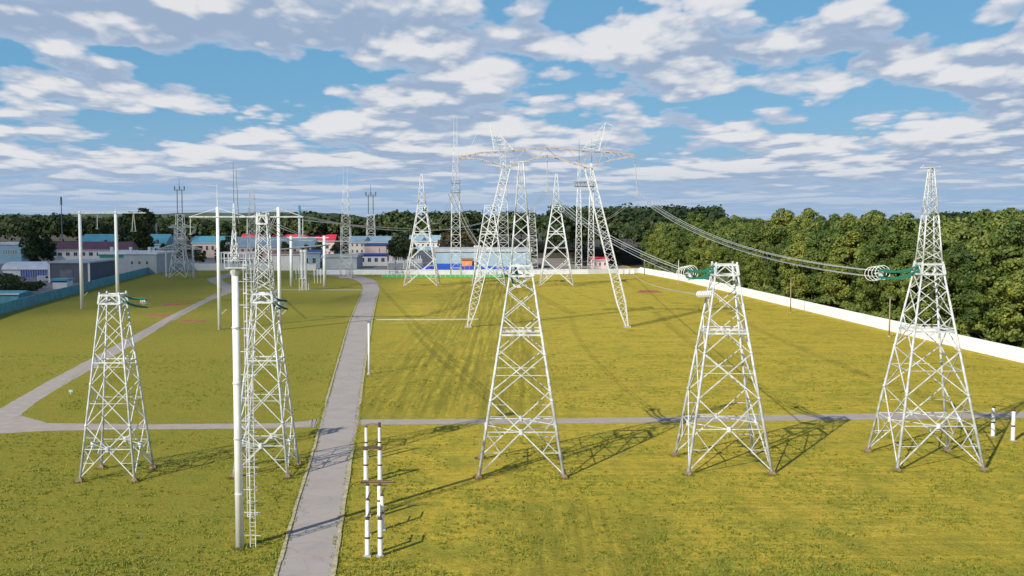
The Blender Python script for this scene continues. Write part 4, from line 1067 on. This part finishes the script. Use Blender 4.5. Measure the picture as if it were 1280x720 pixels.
for i in range(1700):
    px = random.uniform(-60, 720); Yd = random.uniform(715, 1100); X = (px-640)/F*Yd
    base = 25.5+3.6*mn.noise(Vector((px*.012, 2, 5)))+2.5*mn.noise(Vector((px*.045, 4, 5)))+(2.5 if 480 < px < 600 else 0)+(1.5 if px > 620 else 0)-(2.5 if 190 < px < 300 else 0)
    pts.append((X, Yd, base*random.uniform(.86, 1.06)))
wood('woodland', 'dark distant woodland behind the buildings on the left', pts, 130, 1.35, M['leaf_dark'], None, R=6.5)
# individual trees among the buildings
spec = [(38, 332, 290, 'large dark tree beside the pale blue building'), (46, 335, 292, 'round dark tree between the pale blue building and the maroon roof'), (60, 334, 296, 'dark tree at the left end of the maroon-roofed building'),
 (178, 327, 262, 'tall dark tree rising above the turquoise hall'), (166, 326, 266, 'narrow tall dark tree left of the tallest one by the turquoise hall'), (204, 334, 305, 'dark bush-like tree right of the white-roofed warehouse'), (250, 333, 308, 'dark tree before the teal roof, right of the small pylon'),
 (276, 334, 306, 'dark tree left of the railed pole platform'), (285, 332, 296, 'dark rounded tree behind the railed pole platform'), (355, 333, 303, 'small rounded tree between the pole and the brown-roofed shed'), (398, 330, 303, 'small dark tree below the right end of the red roof'), (418, 331, 306, 'small dark tree left of the slim mast by the road bend'),
 (499, 333, 291, 'broad dark tree between the pink annex and the cream house'), (512, 331, 300, 'lower dark tree left of the cream house'), (562, 328, 287, 'autumn-brown tree behind the left end of the warehouse'), (584, 328, 290, 'brownish tree behind the middle of the warehouse'), (607, 328, 293, 'dark tree behind the right part of the warehouse'),
 (214, 331, 308, 'small dark tree just left of the small double-armed pylon'), (382, 329, 306, 'low tree behind the blue-grey shed'), (322, 329, 307, 'low tree behind the narrow-topped tower'), (660, 331, 300, 'tree behind the right corner of the warehouse'), (770, 331, 302, 'dark tree right of the pink house')]
tp = [make_tree(20, 6.2, 1.5, 60, 44, .55, M['leaf_dark'], 'x', name='tree'), make_tree(20, 5.4, 1, 50, 44, .55, M['leaf_dark'], 'x', name='tree')]
M['leaf_brown'] = leafmat('leaf_brown', [(.2, (.05, .045, .015)), (.6, (.10, .075, .02)), (.95, (.16, .11, .03))])
tb = make_tree(20, 6.2, 1.5, 60, 44, .55, M['leaf_brown'], 'x', name='tree')
fr = {0: True, 1: True, 2: True}
for i, (px, pb, pt, lb) in enumerate(spec):
    j = 2 if 'brown' in lb and 'shed' not in lb else i % 2
    src = [tp[0], tp[1], tb][j]
    t = src if fr[j] else copy_tree(src)
    fr[j] = False
    c = G(px, pb); h = ztop(pt, c.y); s = h/20
    t.location = (c.x, c.y, 0); t.scale = (s*random.uniform(.85, 1.1), s*random.uniform(.85, 1.1), s); t.rotation_euler = (0, 0, random.uniform(0, 6.28)); tag(t, lb, 'tree', 'trees among the buildings')
bush = make_tree(5, 4.2, .3, 40, 40, .3, M['leaf_dark'], 'x', cat='shrub', name='shrub'); first = True
for i, (px, py, s, lb) in enumerate(((8, 371, 1.3, 'dark shrub at the left edge above the teal-roofed shed'), (24, 368, 1.2, 'dark shrub right behind the teal-roofed shed'), (38, 364, 1.0, 'dark shrub between the tent hangar and the curving wall'), (18, 360, 1.3, 'dark shrub just below the white tent hangar'), (47, 361, .8, 'small dark shrub left of the white kiosk'), (3, 357, 1.4, 'dark shrub at the left edge beside the tent hangar'))):
    t = bush if first else copy_tree(bush); first = False
    c = G(px, py); t.location = (c.x, c.y, 0); s *= .62; t.scale = (s*1.3, s*1.3, s); t.rotation_euler = (0, 0, i); tag(t, lb, 'shrub', 'dark shrubs outside the curving wall')

# hills
def hills():
    nx, ny = 160, 14; v = []; f = []
    for j in range(ny):
        for i in range(nx):
            X = -2600+5200*i/(nx-1); Yd = 1500+1500*j/(ny-1); u = j/(ny-1)
            z = (math.sin(math.pi*min(1, u*1.1))**1.0)*(1 if X < -350 else .35)*(26+16*mn.noise(Vector((X*.0016, 7, 0)))+6*mn.noise(Vector((X*.008, Yd*.004, 1)))+4*mn.noise(Vector((X*.04, Yd*.03, 1))))
            z = z+(18 if X < -350 else 6)*u
            v.append((X, Yd, max(-.5, z)))
    for j in range(ny-1):
        for i in range(nx-1): a = j*nx+i; f.append((a, a+1, a+nx+1, a+nx))
    me = bpy.data.meshes.new('hills'); me.from_pydata(v, [], f); me.materials.append(mat('wooded_hillside', (.075, .10, .045), .9, .5, .02, bump=1.0, bscale=.08))
    o = bpy.data.objects.new('hills', me); COL.objects.link(o); o['kind'] = 'structure'
hills()

# ------------------------------------------------------------------ light
def low_shade_cloud(center, rx, ry, alt):
    nu, nv = 64, 24; v = []; f = []
    for j in range(nv+1):
        ph = math.pi*j/nv
        for i in range(nu):
            th = 2*math.pi*i/nu; d = Vector((math.cos(th)*math.sin(ph), math.sin(th)*math.sin(ph), math.cos(ph)))
            k = 1+.22*mn.noise(d*2.2+Vector((4, 1, 2)))+.12*mn.noise(d*5)
            v.append((d.x*rx*k, d.y*ry*k, d.z*(55 if d.z > 0 else 14)*(k+.3*mn.noise(d*7))))
    for j in range(nv):
        for i in range(nu): a = j*nu+i; c = j*nu+(i+1) % nu; f.append((a, c, c+nu, a+nu))
    me = bpy.data.meshes.new('shade_cloud'); me.from_pydata(v, [], f)
    m = bpy.data.materials.new('shade_cloud_vapour'); m.use_nodes = True; nt = m.node_tree; N = nt.nodes; L = nt.links
    N.remove(N['Principled BSDF']); tc = N.new('ShaderNodeTexCoord'); mp = N.new('ShaderNodeMapping'); mp.inputs['Scale'].default_value = (1/rx, 1/ry, 0); L.new(tc.outputs['Object'], mp.inputs[0])
    ln = N.new('ShaderNodeVectorMath'); ln.operation = 'LENGTH'; L.new(mp.outputs[0], ln.inputs[0])
    nz = N.new('ShaderNodeTexNoise'); nz.inputs['Scale'].default_value = .012; nz.inputs['Detail'].default_value = 5; L.new(tc.outputs['Object'], nz.inputs['Vector'])
    ad = N.new('ShaderNodeMath'); ad.operation = 'MULTIPLY_ADD'; ad.inputs[1].default_value = .9; L.new(nz.outputs['Fac'], ad.inputs[0]); L.new(ln.outputs['Value'], ad.inputs[2])
    mr = N.new('ShaderNodeMapRange'); mr.interpolation_type = 'SMOOTHSTEP'; L.new(ad.outputs[0], mr.inputs[0])
    for i, q in enumerate((1.0, 1.5, .60, 0.0)): mr.inputs[i+1].default_value = q
    tr = N.new('ShaderNodeBsdfTransparent'); df = N.new('ShaderNodeBsdfDiffuse'); df.inputs['Color'].default_value = (.9, .9, .9, 1)
    mx = N.new('ShaderNodeMixShader'); L.new(mr.outputs[0], mx.inputs[0]); L.new(tr.outputs[0], mx.inputs[1]); L.new(df.outputs[0], mx.inputs[2]); L.new(mx.outputs[0], N['Material Output'].inputs['Surface'])
    me.materials.append(m); o = bpy.data.objects.new('shade_cloud', me); COL.objects.link(o); o['kind'] = 'structure'; o.location = center

SUN_EL = math.radians(33); AZ = math.radians(38.5)       # shadows run towards +y turned 38.5 deg to +x
sd = Vector((-math.sin(AZ)*math.cos(SUN_EL), -math.cos(AZ)*math.cos(SUN_EL), math.sin(SUN_EL)))   # direction to the sun
low_shade_cloud(Vector((-310, 425, 0))+sd*(360/sd.z), 300, 350, 360)  # unseen cloud behind the camera, added and sized for its shade on the left
sl = bpy.data.lights.new('sun', 'SUN'); sl.energy = 5.0; sl.angle = math.radians(.5); sl.color = (1, .94, .84)
so = bpy.data.objects.new('sun', sl); COL.objects.link(so); so.rotation_euler = sd.to_track_quat('Z', 'Y').to_euler(); so.location = (-50, -60, 80)
w = bpy.data.worlds.new('World'); S.world = w; w.use_nodes = True; nt = w.node_tree; N = nt.nodes; L = nt.links
bg = N['Background']; bg.inputs['Strength'].default_value = .085; w.cycles.sampling_method = 'MANUAL'; w.cycles.sample_map_resolution = 256
sky = N.new('ShaderNodeTexSky'); sky.sky_type = 'NISHITA'; sky.sun_disc = False; sky.sun_elevation = SUN_EL
sky.sun_rotation = math.atan2(sd.x, sd.y); sky.air_density = 1.0; sky.dust_density = .3; sky.ozone_density = 2.0; sky.altitude = 100
def mth(op, a, b=0.0, c=None, clamp=False):
    x = N.new('ShaderNodeMath'); x.operation = op; x.use_clamp = clamp
    for i, v_ in enumerate((a, b) if c is None else (a, b, c)):
        if isinstance(v_, (int, float)): x.inputs[i].default_value = v_
        else: L.new(v_, x.inputs[i])
    return x.outputs[0]
def mixc(a, b, fac):
    x = N.new('ShaderNodeMix'); x.data_type = 'RGBA'
    if isinstance(fac, float): x.inputs[0].default_value = fac
    else: L.new(fac, x.inputs[0])
    for s_, v_ in ((6, a), (7, b)):
        if isinstance(v_, tuple): x.inputs[s_].default_value = (*v_, 1)
        else: L.new(v_, x.inputs[s_])
    return x.outputs[2]
def mapr(v_, a, b, c=0.0, d=1.0, smooth=True):
    x = N.new('ShaderNodeMapRange'); x.interpolation_type = 'SMOOTHSTEP' if smooth else 'LINEAR'; L.new(v_, x.inputs[0])
    for i, k in enumerate((a, b, c, d)): 
        if isinstance(k, (int, float)): x.inputs[i+1].default_value = k
        else: L.new(k, x.inputs[i+1])
    return x.outputs[0]
tc = N.new('ShaderNodeTexCoord'); sp = N.new('ShaderNodeSeparateXYZ'); L.new(tc.outputs['Generated'], sp.inputs[0])
dx, dy, dz = sp.outputs
zc = mth('ADD', mth('MAXIMUM', dz, 0.0), .022)
# clear sky colour: Nishita, tinted towards the photograph's turquoise grade
clear = mixc(sky.outputs[0], (1.1, 3.7, 6.4), .72)
clear = mixc(clear, (2.9, 4.6, 6.8), mapr(dz, .10, .015))
elev = mapr(dz, .02, .2)
BUMPS = ((1150, 0, 230, 28, -.20), (620, 2, 50, 10, -.16), (170, 66, 100, 12, -.14), (350, 92, 150, 9, -.10), (430, 108, 60, 8, -.08), (900, 128, 110, 14, -.14), (720, 66, 40, 36, -.12), (1225, 38, 60, 16, -.10), (890, 10, 110, 7, -.10),
  (960, 50, 190, 30, .13), (1220, 118, 90, 20, .12), (1180, 78, 90, 14, .08), (120, 20, 150, 26, .16), (440, 38, 130, 30, .16), (820, 60, 90, 22, .08), (1060, 70, 80, 20, .08), (640, 50, 60, 26, .08), (240, 118, 190, 18, .08), (540, 125, 100, 22, .10), (760, 118, 120, 12, .06), (60, 90, 70, 24, .08))
clear = mixc(clear, (.8, 2.0, 4.4), mapr(dz, .22, .62))
az = mth('DIVIDE', dx, mth('MAXIMUM', mth('ABSOLUTE', dy), .15)); hor = mth('SQRT', mth('ADD', mth('MULTIPLY', dx, dx), mth('MULTIPLY', dy, dy)))
el = mth('DIVIDE', mth('MAXIMUM', dz, 0.0), mth('MAXIMUM', hor, .05)); ang = mth('ARCTAN2', dx, dy)
def cloud_uv(e):
    u = mth('DIVIDE', mth('MULTIPLY', ang, 2.2), mth('ADD', e, .46))
    v_ = mth('SUBTRACT', mth('MULTIPLY', mth('LOGARITHM', mth('ADD', e, .014), 2.71828), 1.12), mth('DIVIDE', .05, mth('ADD', e, .03)))
    c = N.new('ShaderNodeCombineXYZ'); L.new(u, c.inputs[0]); L.new(v_, c.inputs[1]); c.inputs[2].default_value = 3.1
    return c.outputs[0]
def bump_dir(px, py, sx, sy, amp):
    r = ray(px, py); a0, e0 = math.atan2(r.x, r.y), r.z/math.hypot(r.x, r.y)
    u = mth('DIVIDE', mth('SUBTRACT', ang, a0), sx/F); v_ = mth('DIVIDE', mth('SUBTRACT', el, e0), sy/F)
    d2 = mth('ADD', mth('MULTIPLY', u, u), mth('MULTIPLY', v_, v_)); return mth('MULTIPLY', mth('EXPONENT', mth('MULTIPLY', d2, -1.0)), amp)
# openings and heaps of cloud in particular compass directions
bias = None
for bmp in BUMPS:
    x = bump_dir(*bmp); bias = x if bias is None else mth('ADD', bias, x)
def density(e):
    uv = cloud_uv(e)
    n = N.new('ShaderNodeTexNoise'); n.inputs['Scale'].default_value = 1.2; n.inputs['Detail'].default_value = 9; n.inputs['Roughness'].default_value = .56; L.new(uv, n.inputs['Vector'])
    ds = N.new('ShaderNodeVectorMath'); ds.operation = 'MULTIPLY_ADD'; L.new(n.outputs['Color'], ds.inputs[0]); ds.inputs[1].default_value = (.22, .22, .22); L.new(uv, ds.inputs[2])
    vo = N.new('ShaderNodeTexVoronoi'); vo.feature = 'F1'; vo.inputs['Scale'].default_value = 3.1; vo.inputs['Detail'].default_value = 3.5; vo.inputs['Roughness'].default_value = .5
    L.new(ds.outputs[0], vo.inputs['Vector'])
    return mth('ADD', mth('ADD', n.outputs['Fac'], mth('MULTIPLY', mth('SUBTRACT', .45, vo.outputs['Distance']), .46)), bias)
d0 = density(el); d1 = density(mth('ADD', mth('MULTIPLY', el, 1.055), .0012)); d2 = density(mth('ADD', mth('MULTIPLY', el, 1.24), .005))
TH = mth('SUBTRACT', mth('ADD', .178, mapr(dz, .30, .70, 0, .25)), mapr(dz, .09, .03, 0, .05))
slope = mth('ADD', mth('MULTIPLY', mth('SUBTRACT', d0, d1), 2.8), mth('MULTIPLY', mth('SUBTRACT', d0, d2), 2.6))
lit = mapr(slope, -.36, .70)
thick = mapr(mth('SUBTRACT', d0, TH), 0, .16)
c_dark = mixc((4.6, 5.6, 7.2), (3.4, 4.45, 6.1), thick); c_lit = mixc((5.4, 6.1, 7.3), (8.1, 8.1, 8.3), thick)
c = mixc(c_dark, c_lit, lit)
col = mixc(clear, c, mth('MULTIPLY', mapr(mth('SUBTRACT', d0, TH), -.01, .08), .95))
# air light near the horizon
col = mixc(col, (3.5, 4.9, 6.8), mapr(dz, .06, .0, 0, .85))
L.new(col, bg.inputs['Color'])
S.render.engine = 'CYCLES'; S.view_settings.view_transform = 'Standard'; S.view_settings.look = 'None'; S.view_settings.exposure = .2; S.view_settings.gamma = 1
S.cycles.max_bounces = 5; S.cycles.diffuse_bounces = 2
